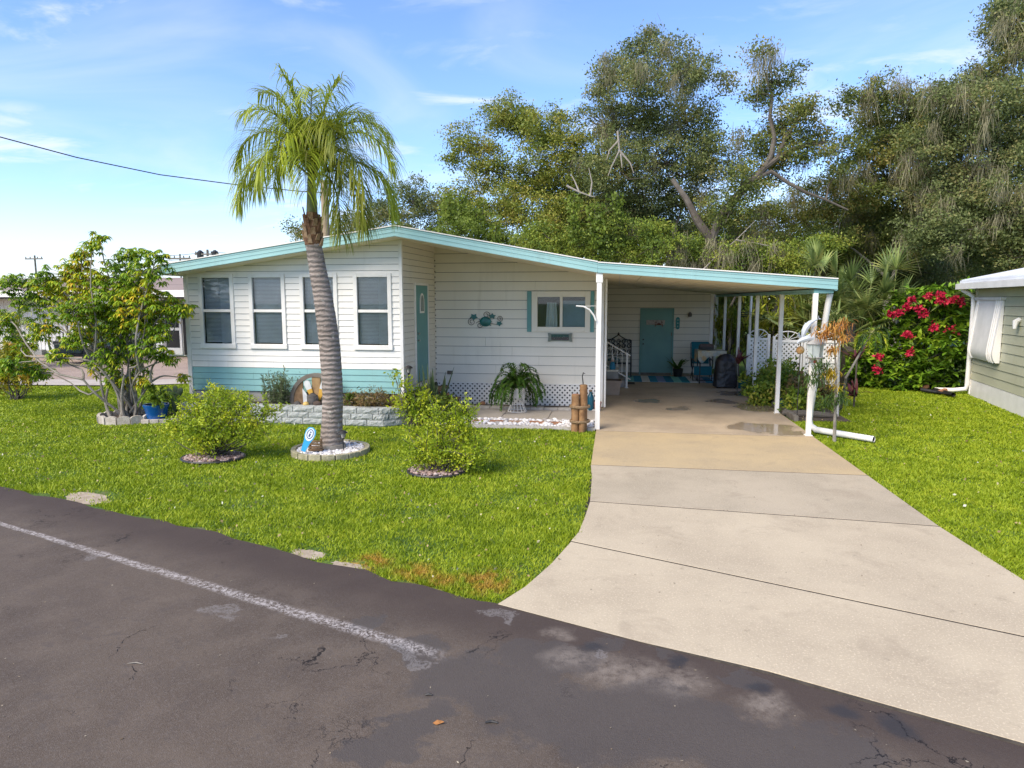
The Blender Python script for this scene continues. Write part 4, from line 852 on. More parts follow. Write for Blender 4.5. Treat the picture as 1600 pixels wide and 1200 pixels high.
# table with patterned cloth
yt = 20.1; a, b = at(1090,548,yt), at(1131,549,yt); tz = at(1110,547.5,yt).z; m_met = m_black
tb = thing('patio_table', 'small square patio table under a patterned cloth beside the covered grill', 'table', ((a.x+b.x)/2,yt,0))
MB().box(a.x,b.x,yt-.3,yt+.4,tz-.03,tz-.005).build('tabletop', m_wood, tb)
for x in (a.x+.05,b.x-.05):
    for y_ in (yt-.26,yt+.36): MB().bar((x,y_,0),(x,y_,tz-.03), .03).build('leg', m_met, tb)
for zz_ in (.16,): MB().bar((a.x+.05,yt-.26,zz_),(b.x-.05,yt-.26,zz_), .02).build('stretcher', m_met, tb)
t = NT('patterned_cloth'); vo = t.n('ShaderNodeTexVoronoi', {'Scale': 9.0, 'Vector': t.pos()}); cc_ = t.n('ShaderNodeValToRGB', {0: t.n('ShaderNodeSeparateColor', {0: vo.outputs['Color']}).outputs[0]}); e_ = cc_.color_ramp.elements; e_[0].color = (.55,.50,.36,1); e_[1].color = (.48,.28,.10,1)
for p_, c_ in ((.35,(.50,.48,.40)),(.55,(.30,.36,.34)),(.75,(.55,.47,.30))): q = e_.new(p_); q.color = (*c_,1)
cl = MB(); cl.box(a.x-.03,b.x+.03,yt-.33,yt+.43,tz,tz+.008)
n = 20; top = [(a.x-.03+(b.x-a.x+.06)*k/n, yt-.335) for k in range(n+1)]
cl.add([(x,y_,tz+.006) for x,y_ in top]+[(x,y_-.03-.025*math.sin(k*1.3),tz-(.14+.20*math.exp(-((k-3)/3.2)**2))) for k,(x,y_) in enumerate(top)], [(k,k+1,n+2+k,n+1+k) for k in range(n)])
cl.add([(a.x-.033,yt-.33+.76*k/8,tz+.006) for k in range(9)]+[(a.x-.06-.03*math.sin(k*1.5),yt-.33+.76*k/8,tz-.30) for k in range(9)], [(k,k+1,10+k,9+k) for k in range(8)])
o = cl.build('tablecloth', t.out(cc_.outputs[0], .9), None, ((a.x+b.x)/2,yt,tz)); tag(o, 'cream and orange patterned cloth draped over the patio table', 'tablecloth')
o = thing('table_grill', 'dark closed tabletop box on the patterned cloth', 'box', ((a.x+b.x)/2,yt+.2,tz+.008)); MB().box(a.x+.06,a.x+.46,yt+.05,yt+.3,tz+.009,tz+.10).build('base', m_black, o, bevel=.01); MB().prism([(a.x+.06,yt+.05,tz+.101),(a.x+.46,yt+.05,tz+.101),(a.x+.42,yt+.05,tz+.17),(a.x+.10,yt+.05,tz+.17)], (0,.25,0)).build('lid', pm('brown_lid',(.10,.06,.055),None,8,.5), o)
# covered grill
gx, gy = 2.90, 19.0; t = NT('black_vinyl'); m_vinyl = t.out(t.mix(t.ss(t.noise(3,3),.3,.7),(.012,.011,.013),(.028,.025,.028)), .38, t.bump(t.noise(6,4),.6,.06), .5)
gr = thing('covered_grill', 'barbecue grill under a black vinyl cover beside the patio table', 'grill', (gx,gy,0))
mb = MB(); prof = [(.31,.04),(.31,.12),(.295,.40),(.275,.62),(.28,.68),(.25,.79),(.16,.88),(.06,.92),(.001,.925)]; n = 36; vs = []
for r_0, z in prof:
    for j in range(n):
        a_ = 2*math.pi*j/n; f = 1/(abs(math.cos(a_))**4+abs(math.sin(a_))**4)**.25; w = 1+(.035*math.sin(7*a_+z*4)+.02*math.sin(13*a_))*(1.1-z*.8); vs.append((gx+r_0*f*w*math.cos(a_), gy+r_0*.72*f*w*math.sin(a_), z))
mb.add(vs, [(i*n+j,i*n+(j+1)%n,(i+1)*n+(j+1)%n,(i+1)*n+j) for i in range(len(prof)-1) for j in range(n)]); mb.build('cover', m_vinyl, gr, smooth=True)
for sx in (-.22,.22):
    for sy in (-.15,.15): MB().tube([(gx+sx-.02,gy+sy,.035),(gx+sx+.02,gy+sy,.035)], .035, 10).build('wheel', m_black, gr)

# ================================================================ RIGHT SIDE GARDEN THINGS
# lattice gates with sunburst tops
def gate(x0, x1, y, z1, label, arch=True):
    o = thing('lattice_gate', label, 'gate', ((x0+x1)/2,y,0), 'white lattice gates')
    for x in (x0,x1-.07): MB().box(x,x+.07,y-.035,y+.035,0,z1+.10).build('upright', m_whitep, o, bevel=.008)
    for z in (.05,z1*.52,z1-.07): MB().box(x0+.071,x1-.071,y-.025,y+.025,z,z+.07).build('rail', m_whitep, o)
    mb = MB(); lattice(mb, x0+.07, x1-.07, .12, z1*.52-.001, y-.005, .085, .046); lattice(mb, x0+.07, x1-.07, z1*.52+.071, z1-.071, y-.005, .085, .046); mb.build('lattice_panel', m_whitep, o, kind='stuff')
    if arch:
        cx_ = (x0+x1)/2; w_ = (x1-x0)/2-.04
        MB().tube([(cx_+w_*math.cos(a), y, z1+.01+.22*math.sin(a)) for a in np.linspace(0,math.pi,15)], .015, 6).build('arch', m_whitep, o, smooth=True)
        for a in np.linspace(.5,math.pi-.5,5): MB().bar((cx_,y,z1),(cx_+w_*.97*math.cos(a),y,z1+.21*math.sin(a)), .014).build('spoke', m_whitep, o)
yg = 19.4; e0, e1, e2, e3 = at(1166,560,yg).x, at(1202,560,yg).x, at(1206,560,yg).x, at(1253,560,yg).x; zg = at(1200,528,yg).z
gate(e0,e1,yg,zg,'white lattice garden gate with arched sunburst top, second from the flower bush'); gate(e2,e3,yg,zg-.05,'white lattice garden gate with arched sunburst top behind the hanging orb'); gate(e3+.02,at(1312,560,yg).x,yg,zg-.05,'white lattice garden panel behind the leaning downspout', True)
o = MB().tube([(at(1168,600,19.9).x,19.9,0),(at(1168,600,19.9).x,19.9,2.5)], .035, 8).build('pergola_post', m_whitep, None, (at(1168,600,19.9).x,19.9,0), smooth=True); tag(o, 'slim round white pole standing behind the lattice gate', 'pole')
# hanging lantern under gutter
c_ = at(1162,488,20.5); o = thing('wire_basket', 'dark wire hanging basket under the carport gutter', 'basket', (c_.x,20.5,c_.z))
for z, r_0 in ((0,.16),(-.06,.14),(-.12,.10)): MB().tube([(c_.x+r_0*math.cos(a),20.5+r_0*math.sin(a),c_.z+z) for a in np.linspace(0,6.283,16)], .010, 5).build('hoop', m_black, o)
MB().tube([(c_.x,20.5,2.5),(c_.x,20.5,c_.z+.1)], .006, 5).build('chain', m_black, o)
for k in range(6): a=k*1.047; MB().tube([(c_.x,20.5,c_.z+.12),(c_.x+.16*math.cos(a),20.5+.16*math.sin(a),c_.z),(c_.x+.10*math.cos(a),20.5+.10*math.sin(a),c_.z-.12)], .006, 4).build('wire', m_black, o)
# orange orb on a stake, with white flower cap
y = 14.0; c_ = at(1250.5,547,y); o = thing('garden_orb', 'orange glass orb on a thin dark stake by the right posts', 'garden decor', (c_.x,y,0))
MB().ball((c_.x,y,c_.z), .078, 16, 10).build('orb', pm('orange_glass',(.62,.26,.06),(.70,.48,.22),14,.15), o, smooth=True); MB().tube([(c_.x,y,-.02),(c_.x,y,c_.z+.3)], .009, 6).build('stake', m_black, o)
for s in (-1,1): MB().tube([(c_.x,y,c_.z+.22),(c_.x+s*.05,y,c_.z+.27),(c_.x+s*.045,y,c_.z+.34)], [.02,.035,.012], 6).build('petal', m_whitep, o, smooth=True)
# dolphins and a hanging bird feeder near the front post
def dolphin(cx, cz_, y, L_, ang, label):
    o = thing('dolphin_ornament', label, 'ornament', (cx,y,cz_)); m = pm('dolphin_grey',(.52,.56,.60),(.42,.46,.50),8,.4)
    def dp_(u, v): return Vector((cx+L_*(u*math.cos(ang)-v*math.sin(ang)), y, cz_+L_*(u*math.sin(ang)+v*math.cos(ang))))
    MB().tube([dp_(-.5,-.10),dp_(-.40,-.02),dp_(-.2,.05),dp_(0,.08),dp_(.2,.05),dp_(.38,-.04),dp_(.47,-.10)], [.006,.03,.05,.055,.042,.02,.012], 8).build('body', m, o, smooth=True)
    MB().prism([dp_(-.02,.10),dp_(.10,.09),dp_(.10,.24)], (0,.008,0)).build('dorsal_fin', m, o); MB().prism([dp_(.45,-.08),dp_(.50,-.14),dp_(.62,-.06),dp_(.54,-.09),dp_(.56,-.24)], (0,.008,0)).build('tail_fluke', m, o); MB().prism([dp_(-.22,.02),dp_(-.12,.03),dp_(-.14,-.16)], (0,.008,0)).build('flipper', m, o)
    return o
y = 12.30
o = dolphin(at(1263,512,y).x, at(1263,512,y).z, y, .42, math.radians(58), 'pale grey leaping dolphin ornament fixed to the front carport post')
o = dolphin(at(1262,531,y).x, at(1262,531,y).z, y, .36, math.radians(8), 'pale grey level dolphin ornament above the bird feeder')
c_ = at(1273,558,y); o = thing('bird_feeder', 'hanging bird feeder dish with glass panes on the front carport post', 'bird feeder', (c_.x,y,c_.z))
MB().lathe((c_.x,y,c_.z), [(.10,-.03),(.15,-.012),(.155,0),(.14,.004)], 20).build('dish', m_conc, o, smooth=True)
m_fg = pm('feeder_glass', (.50,.54,.52), (.40,.45,.43), 10, .15)
for k in range(6):
    a, b = k*1.047, (k+1)*1.047-.08; MB().prism([(c_.x+.10*math.cos(a),y+.10*math.sin(a),c_.z+.006),(c_.x+.10*math.cos(b),y+.10*math.sin(b),c_.z+.006),(c_.x+.13*math.cos(b),y+.13*math.sin(b),c_.z+.22),(c_.x+.13*math.cos(a),y+.13*math.sin(a),c_.z+.22)], (.004*math.cos(a),.004*math.sin(a),0)).build('pane', m_fg, o)
MB().lathe((c_.x,y,c_.z), [(.155,.225),(.12,.26),(.02,.33)], 12).build('roof', m_conc, o, smooth=True); MB().tube([(c_.x,y,c_.z+.32),(c_.x,y,c_.z+.42),(3.33,y+.08,c_.z+.46)], .006, 5).build('hanger', m_black, o)
o = MB().ball((c_.x+.01,y,c_.z-.075), .03, 8, 6).build('red_bauble', pm('red_glass',(.5,.02,.03),None,8,.2), None, (c_.x,y,c_.z-.07), smooth=True); tag(o, 'small red bauble hanging below the bird feeder', 'ornament')
MB().tube([(c_.x,y,c_.z-.03),(c_.x+.01,y,c_.z-.05)], .003, 4).build('thread', m_black, o)
# long planter trough and teal bowl in the side bed
o = thing('wooden_bed_edge', 'dark timber edging along the planted bed by the carport', 'edging', (3.55,16.5,0))
for k in range(5): MB().box(3.46,3.54,13.9+k*1.25,15.1+k*1.25,-.03,.10).build('timber', m_greywood, o, bevel=.008)
MB().box(3.54,4.55,14.0,19.3,-.06,.0).build('soil', m_soil, o); BEDS.append(('poly',[(3.4,14.0),(4.5,14.0),(4.6,19.5),(3.4,19.5)]))
for (px,py,Yq,r_0,lab) in ((1160,598,19.0,.22,'dark teal bowl planter of strap leaves beside the covered grill'),(1237,630,15.2,.26,'teal bowl planter low in the bed behind the front post')):
    x = at(px,py,Yq).x; o = thing('bowl_planter', lab, 'planter', (x,Yq,0)); MB().lathe((x,Yq,.0), [(r_0*.6,0),(r_0*.9,.12),(r_0,.24),(r_0*.93,.24),(r_0*.88,.18)], 22).build('bowl', pm('teal_bowl',(.01,.10,.12),(.01,.14,.15),6,.3), o, smooth=True); MB().lathe((x,Yq,.19),[(r_0*.9,0),(.001,.01)],18).build('soil', m_soil, o)
# logs lying at the bed end
for k,(px,py,l) in enumerate(((1262,652,.45),(1280,655,.38))):
    q = gd(px,py); o = MB().tube([(q.x-l,q.y+.2+.1*k,.05),(q.x,q.y+.22,.06),(q.x+l,q.y+.15,.045)], [.05,.055,.04], 8).build('fallen_log', m_bark, None, (q.x,q.y+.2,0), smooth=True); tag(o, ('long bare log lying across the end of the planted bed','short bare log crossing behind the downspout')[k], 'log')
# ================================================================ NEIGHBOUR, RIGHT
NA, NB_ = Vector((8.84,18.72,0)), Vector((8.24,15.21,0)); ND = (NB_-NA).normalized(); NL = 9.0
nh = thing('green_house', 'sage green sided house with white trim at the lawn edge', 'house', NA)
m_sage = sidm('sage_siding', (.49,.48,.33), (.45,.44,.30), (.33,.32,.22))
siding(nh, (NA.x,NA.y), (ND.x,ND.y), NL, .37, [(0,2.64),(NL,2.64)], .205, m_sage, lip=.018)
NN = Vector((ND.y,-ND.x,0))            # outward (towards -x)
def npnt(u, o, z): return NA+ND*u+NN*o+Vector((0,0,z))
def nbox(u0,u1,o0,o1,z0,z1,name,mat,parent=nh,bevel=.005):
    p = [npnt(u,o,z) for z in (z0,z1) for u,o in ((u0,o0),(u0,o1),(u1,o1),(u1,o0))]; return MB().add(p, FQ).build(name, mat, parent, bevel=bevel)
nbox(-.02,NL,-.02,.012,-.05,.37,'skirt',m_whitep)
p = [npnt(0,-.05,z) for z in (-.05,2.64)]+[npnt(0,-6,z) for z in (-.05,2.64)]
siding(nh, (npnt(0,-6,0).x,npnt(0,-6,0).y), (NN.x,NN.y), 6.0, .37, [(0,3.4),(3,3.4),(6,2.64)], .205, m_sage)
nbox(-.03,.06,-.03,.03,-.02,2.62,'corner_trim',m_whitep)
nbox(-.28,NL,.30,.42,2.62,2.76,'gutter',m_whitep); nbox(-.26,NL,-.1,.30,2.64,2.67,'soffit',m_whitep)
nbox(-.24,NL,.10,.34,2.77,2.84,'roof_edge',m_roof)
mb = MB(); q = [npnt(-.26,.30,2.78),npnt(NL,.30,2.78),npnt(NL,-3,3.5),npnt(-.26,-3,3.5)]; mb.prism(q,(0,0,.08)); mb.build('roof_slope', m_roof, nh)
mb = MB(); q = [npnt(-.26,-3,3.5),npnt(NL,-3,3.5),npnt(NL,-6.3,2.78),npnt(-.26,-6.3,2.78)]; mb.prism(q,(0,0,.08)); mb.build('roof_slope', m_roof, nh)
# awning shutter over the window
a0, a1 = .22, 1.98
def prof_(f): return .05+.42*math.sin(min(f,1)*math.pi*.5)**1.4 if f < .93 else .05+.42*(1-(f-.93)/.07*.75)
aw = None; n = 22; zs = [2.36-1.42*k/n for k in range(n+1)]
mb = MB(); os_ = [.05+.15*(k/n)-(0 if k < n-3 else (.006,.022,.05,.10)[k-n+3]) for k in range(n+1)]
mb.add([npnt(a0,o,z) for o,z in zip(os_,zs)]+[npnt(a1,o,z) for o,z in zip(os_,zs)], [(k,k+1,n+2+k,n+1+k) for k in range(n)])
mb.add([npnt(a0,o,z) for o,z in zip(os_,zs)]+[npnt(a0,.02,zs[-1]),npnt(a0,.02,zs[0])], [tuple(range(n+3))]); mb.add([npnt(a1,o,z) for o,z in zip(os_,zs)]+[npnt(a1,.02,zs[-1]),npnt(a1,.02,zs[0])], [tuple(range(n+3))])
aw = mb.build('awning_shutter', m_whitep, nh, smooth=True)
for u in (a0+.06,a0+.16,a1-.36,a1-.24,a1-.12): MB().tube([npnt(u,o+.006,z) for o,z in zip(os_,zs)], .020, 6).build('rib', m_whitep, aw, smooth=True)
MB().add([npnt(a0-.03,.0,2.42),npnt(a1+.03,.0,2.42),npnt(a1+.03,.10,2.42),npnt(a0-.03,.10,2.42),npnt(a0-.03,0,2.36),npnt(a1+.03,0,2.36),npnt(a1+.03,.10,2.36),npnt(a0-.03,.10,2.36)], FQ).build('head_rail', m_whitep, aw)
MB().tube([npnt(2.95,.02,1.95),npnt(2.97,.10,1.90),npnt(3.0,.12,1.75)], [.05,.06,.03], 8).build('lamp_bracket', m_whitep, nh, smooth=True)
ds = MB().tube([npnt(-.02,.34,2.62),npnt(.05,.10,2.45),npnt(.06,.08,2.2),npnt(.06,.08,.25),npnt(.04,.10,.12),npnt(-.05,.35,.07),npnt(-.1,.75,.06)], .055, 12).build('downspout', m_whitep, nh, smooth=True)
a, b, c_ = gd(1490,617,.06), gd(1465,613,.06), gd(1440,609,.08)
MB().tube([npnt(-.1,.74,.06),a,b,c_], [.05,.05,.05,.05], 10).build('drain_hose', m_black, ds, smooth=True)
for k,(px,py,ax) in enumerate(((1444,610,.6),(1472,616,.5))):
    q = gd(px,py); o = MB().obox((q.x,q.y,.085),(math.cos(ax),math.sin(ax),.22),(-math.sin(ax),math.cos(ax),0),(-.2,0,1),.12,.05,.035).build('brick', m_brick, None, (q.x,q.y,0), bevel=.006); tag(o, ('salmon brick propping the far end of the drain hose','salmon brick lying across the middle of the drain hose')[k], 'brick')

# ================================================================ NEIGHBOUR, LEFT
lh = thing('far_house', 'long low house with brown shingle roof beyond the side drive', 'house', (-20,24,0))
t = NT('brown_shingles'); zr = t.xyz(t.pos()); br = t.n('ShaderNodeTexBrick', {'Scale': 1.0, 'Color1': (.30,.23,.20), 'Color2': (.24,.18,.155), 'Mortar': (.17,.13,.11), 'Mortar Size': .012, 'Brick Width': .9, 'Row Height': .22})
m_shin = t.out(t.mix(.5, br.outputs[0], t.mix(t.noise(.8,5),(.33,.26,.22),(.22,.165,.14))), .95)
z1, z0 = 3.38, 2.72
MB().prism([(-40,25.0,z0),(-40,29,z1),(-40,33,z0)], (29.5,0,0)).build('roof', m_shin, lh)
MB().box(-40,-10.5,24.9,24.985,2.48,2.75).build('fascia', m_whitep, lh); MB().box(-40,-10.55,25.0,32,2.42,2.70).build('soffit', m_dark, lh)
# wall bays: white corrugated panel, dark carport recess, screen door
yw = 26.5
def fx(px, Y=yw): return at(px,560,Y).x
mb = MB()
for k in range(70): mb.box(-36+k*.19,-36+k*.19+.10,yw-.02,yw,.1,2.4)
MB().box(-40,fx(128),yw,yw+.1,.0,2.45).build('corrugated_wall', m_white, lh); mb.build('wall_rib', m_white, lh, kind='stuff')
MB().box(fx(128),-14,29.9,30,.0,2.45).build('rear_wall', m_dark, lh)  # near-black wall: the shade of the carport recess is in its colour
for px in (131,245): x = fx(px,25.0); MB().box(x,x+.30,25.0,25.25,.0,2.45).build('carport_post', m_whitep, lh, bevel=.01)
MB().box(fx(250),-14,yw,yw+.1,.0,2.45).build('wall', m_cream, lh)
x0, x1 = fx(257), fx(287)
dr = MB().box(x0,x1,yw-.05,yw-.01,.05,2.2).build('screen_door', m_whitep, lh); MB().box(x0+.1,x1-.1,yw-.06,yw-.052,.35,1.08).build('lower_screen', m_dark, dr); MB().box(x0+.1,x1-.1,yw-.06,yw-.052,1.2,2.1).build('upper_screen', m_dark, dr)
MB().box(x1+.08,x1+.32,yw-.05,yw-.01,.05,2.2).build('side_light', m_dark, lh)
MB().box(fx(170),fx(215),yw+.3,yw+.5,.0,1.1).build('low_wall', m_conc, lh)
# block row under the wall
for k in range(8): MB().box(-27+k*.9,-26.6+k*.9,yw-.3,yw-.05,-.02,.2).build('footing_block', m_conc, lh)
# golf cart / utility vehicle
gcx, gcy = gd(106,583).x, 22.3; gcx = at(106,583,22.3).x
gc = thing('golf_cart', 'dark golf cart with pale rear seat parked beyond the side drive', 'golf cart', (gcx,gcy,0))
MB().box(gcx-.45,gcx+.75,gcy,gcy+2.2,.28,.58).build('body', m_black, gc, bevel=.05); MB().box(gcx-.40,gcx+.70,gcy-.12,gcy+.1,.40,.78).build('rear_panel', pm('dark_green_body',(.012,.03,.03),None,4,.35), gc, bevel=.04)
MB().box(gcx-.45,gcx+.75,gcy+.0,gcy+.55,.80,.92).build('seat', pm('beige_vinyl',(.50,.45,.37),(.4,.36,.3),6,.5), gc, bevel=.04); MB().box(gcx-.45,gcx+.75,gcy-.10,gcy+.0,.72,.86).build('seat_back', m_black, gc, bevel=.03)
for x in (gcx-.45,gcx+.75):
    for y_ in (gcy+.25,gcy+1.9):
        w = MB().tube([(x-.11,y_,.24),(x+.11,y_,.24)], .25, 18).build('wheel', m_black, gc, smooth=True); MB().tube([(x-.115,y_,.24),(x+.115,y_,.24)], .12, 12).build('rim', m_greywood, w)
MB().tube([(gcx-.62,gcy-.05,.45),(gcx-.62,gcy-.05,1.14),(gcx-.55,gcy-.05,1.2),(gcx-.1,gcy-.05,1.2),(gcx-.02,gcy-.05,1.16),(gcx-.02,gcy-.05,.85)], .022, 8).build('grab_bar', m_black, gc, smooth=True)
for x in (gcx-.4,gcx+.7):
    for y_ in (gcy+.6,gcy+2.1): MB().tube([(x,y_,.5),(x,y_,1.9)], .02, 6).build('roof_strut', m_black, gc)
MB().box(gcx-.48,gcx+.78,gcy+.45,gcy+2.2,1.9,1.95).build('canopy', m_black, gc, bevel=.02)
o = thing('low_bench', 'dark low bench standing on the side drive', 'bench', (-17.0,18.5,0)); x = at(20,580,19.0).x
for z,yq in ((.30,18.9),(.30,19.1)): MB().box(x-1.0,x+.7,yq,yq+.16,z,z+.05).build('plank', m_greywood, o)
for xx in (x-.8,x+.4): MB().box(xx,xx+.1,18.9,19.25,.0,.30).build('leg', m_greywood, o)
# poles and wires
def util_pole(px, ptop, Y, label, arms=1, r=.13, trans=False):
    p = at(px, ptop, Y); o = thing('utility_pole', label, 'utility pole', (p.x,Y,0)); MB().tube([(p.x,Y,-.1),(p.x,Y,p.z)], [r,r*.75], 10).build('pole', m_greywood, o, smooth=True)
    for k in range(arms): MB().box(p.x-1.2,p.x+1.2,Y-.2,Y-.1,p.z-.5-k*1.1,p.z-.36-k*1.1).build('cross_arm', m_greywood, o)
    if arms:
        for dx in (-1.1,-.5,.5,1.1): MB().lathe((p.x+dx,Y-.15,p.z-.36), [(.04,0),(.06,.08),(.03,.2)], 8).build('insulator', m_black, o)
    if trans:
        for dx in (-.75,.75): MB().lathe((p.x+dx,Y,p.z-1.0), [(.28,0),(.3,.1),(.3,.75),(.1,.95)], 12).build('transformer', m_black, o)
    return o, p
util_pole(54, 399, 75, 'grey utility pole with cross arm above the brown shingle roof', 1)
util_pole(281, 397, 62, 'thin utility pole rising beside the teal roof corner', 1, .10)
_, tp = util_pole(324, 390, 60, 'utility pole top with black transformers showing over the teal roof', 1, .14, True)
for k,(dx,zz_) in enumerate(((-9,.1),(9,.1),(-9,-.35),(9,-.35))):
    o = MB().tube([(tp.x+dx*f, 60.0-dx*f*.2, tp.z-.3+zz_-.25*math.sin(f*math.pi)) for f in np.linspace(0,1,9)], .02, 4).build('power_line', m_black, None, (tp.x,60,tp.z)); tag(o, 'thin far power line running from the transformer pole', 'wire', 'far power lines')
p = at(508,290,17.5); o = MB().tube([(p.x,25.2,3.2),(p.x,25.2,at(508,262,25.2).z)], [.12,.11], 10).build('service_pole', m_greywood, None, (p.x,25.2,0), smooth=True)
bpy.data.objects.remove(o)
ps = at(508,330,25.5); o = MB().tube([(ps.x,25.5,-.1),(ps.x,25.5,6.9)], [.16,.14], 12).build('service_pole', pm('tan_pole',(.32,.25,.16),(.24,.18,.11),6,.9,.3,30), None, (ps.x,25.5,0), smooth=True); tag(o, 'plain tan service pole standing behind the roof at the palm crown', 'utility pole')
# service wire coming in from the left to the pole
w0, w1 = at(-260,165,16.5), Vector((ps.x,25.4,at(470,299,25.4).z)); pts = []
wp = [at(0,214,18.5), at(120,246,20), at(250,273,22), at(380,290,24), at(470,299,25.3)]
pts = [w0, wp[0]]+wp[1:]+[Vector((ps.x,25.4,wp[-1].z-.05))]
o = MB().tube(pts, .018, 6).build('service_wire', m_black, None, pts[-1]); tag(o, 'black service wire crossing the sky to the pole behind the palm', 'wire')
# ================================================================ VEGETATION
def strips(base, d0, length, width, bend, nseg=4, gravity=(0,0,-1), side=None):
    """tapered bending blades. base,d0 (N,3); length,width,bend (N,) -> (N*nseg,4,3)"""
    N = len(base); g = np.array(gravity); p = base.copy(); d = unit(d0); s = side if side is not None else unit(np.cross(d, np.array([0,0,1.0])+rng.normal(0,.15,(N,3))))
    out = []; prof = np.interp(np.linspace(0,1,nseg+1), [0,.25,.7,1], [.55,1,.7,.04])
    L = length[:,None]/nseg
    for i in range(nseg):
        q = p+d*L; w0, w1 = width[:,None]*prof[i]/2, width[:,None]*prof[i+1]/2
        out.append(np.stack([p-s*w0, p+s*w0, q+s*w1, q-s*w1], 1)); p = q; d = unit(d+g*bend[:,None])
    return np.concatenate(out, 0)
def strip_obj(name, V, mat, parent, nseg, smooth=False):
    """joins the segments of each blade by position so a blade is one island"""
    V = np.asarray(V, dtype=np.float64); M = len(V); N = M//nseg; V = V.reshape(nseg, N, 4, 3)
    rows = [V[0][:, [0,1]]]+[V[i][:, [3,2]] for i in range(nseg)]
    A = np.stack(rows, 1).reshape(N*(nseg+1)*2, 3)     # per blade: nseg+1 rows of 2
    f = []; base = np.arange(N)[:, None]*(nseg+1)*2
    for i in range(nseg):
        f.append(np.concatenate([base+2*i, base+2*i+1, base+2*i+3, base+2*i+2], 1))
    F = np.concatenate(f, 0).astype(np.int32)
    off = OFF[parent] if parent else Vector((0,0,0))
    me = bpy.data.meshes.new(name); me.vertices.add(len(A)); me.vertices.foreach_set('co', (A-np.array(off)).astype(np.float32).ravel())
    me.loops.add(F.size); me.loops.foreach_set('vertex_index', F.ravel()); me.polygons.add(len(F)); me.polygons.foreach_set('loop_start', np.arange(0, F.size, 4, dtype=np.int32)); me.polygons.foreach_set('loop_total', np.full(len(F), 4, dtype=np.int32)); me.update(calc_edges=True); me.validate()
    o = bpy.data.objects.new(name, me); C.objects.link(o); OFF[o] = off
    if parent: o.parent = parent
    me.materials.append(mat); return o

m_oak = lm('oak_leaves', [(0.0689,0.0999,0.0216),(0.14,0.181,0.0389),(0.219,0.249,0.0562),(0.345,0.266,0.0756)], .35)
m_oak2 = lm('oak_leaves_grey', [(0.0799,0.103,0.0336),(0.145,0.181,0.0562),(0.227,0.26,0.084),(0.319,0.273,0.103)], .35)
m_olive = lm('olive_leaves', [(0.0874,0.123,0.0175),(0.189,0.234,0.0316),(0.301,0.317,0.0491),(0.375,0.301,0.0614)], .25)
m_vine = lm('vine_leaves', [(0.0776,0.115,0.0148),(0.147,0.207,0.0247),(0.224,0.276,0.037)], .3)
m_bush = lm('understory_leaves', [(0.0612,0.106,0.0165),(0.133,0.192,0.0264),(0.245,0.307,0.0363),(0.347,0.346,0.0495)], .25)
m_moss = lm('spanish_moss', [(0.15,0.137,0.0772),(0.253,0.234,0.139),(0.358,0.33,0.209)], .2, .9, 1.5, .1)
def path(a, b, n=7, wob=.12, sag=0.0):
    a, b = Vector(a), Vector(b); L = (b-a).length; o = [a]; k1, k2 = [Vector(rng.normal(0,1,3))*wob*L*.5 for _ in range(2)]
    for i in range(1, n):
        f = i/n; o.append(a.lerp(b, f)+k1*math.sin(f*math.pi)+k2*math.sin(2*f*math.pi)*.5+Vector((0,0,sag*math.sin(f*math.pi)*L)))
    o.append(b); return o
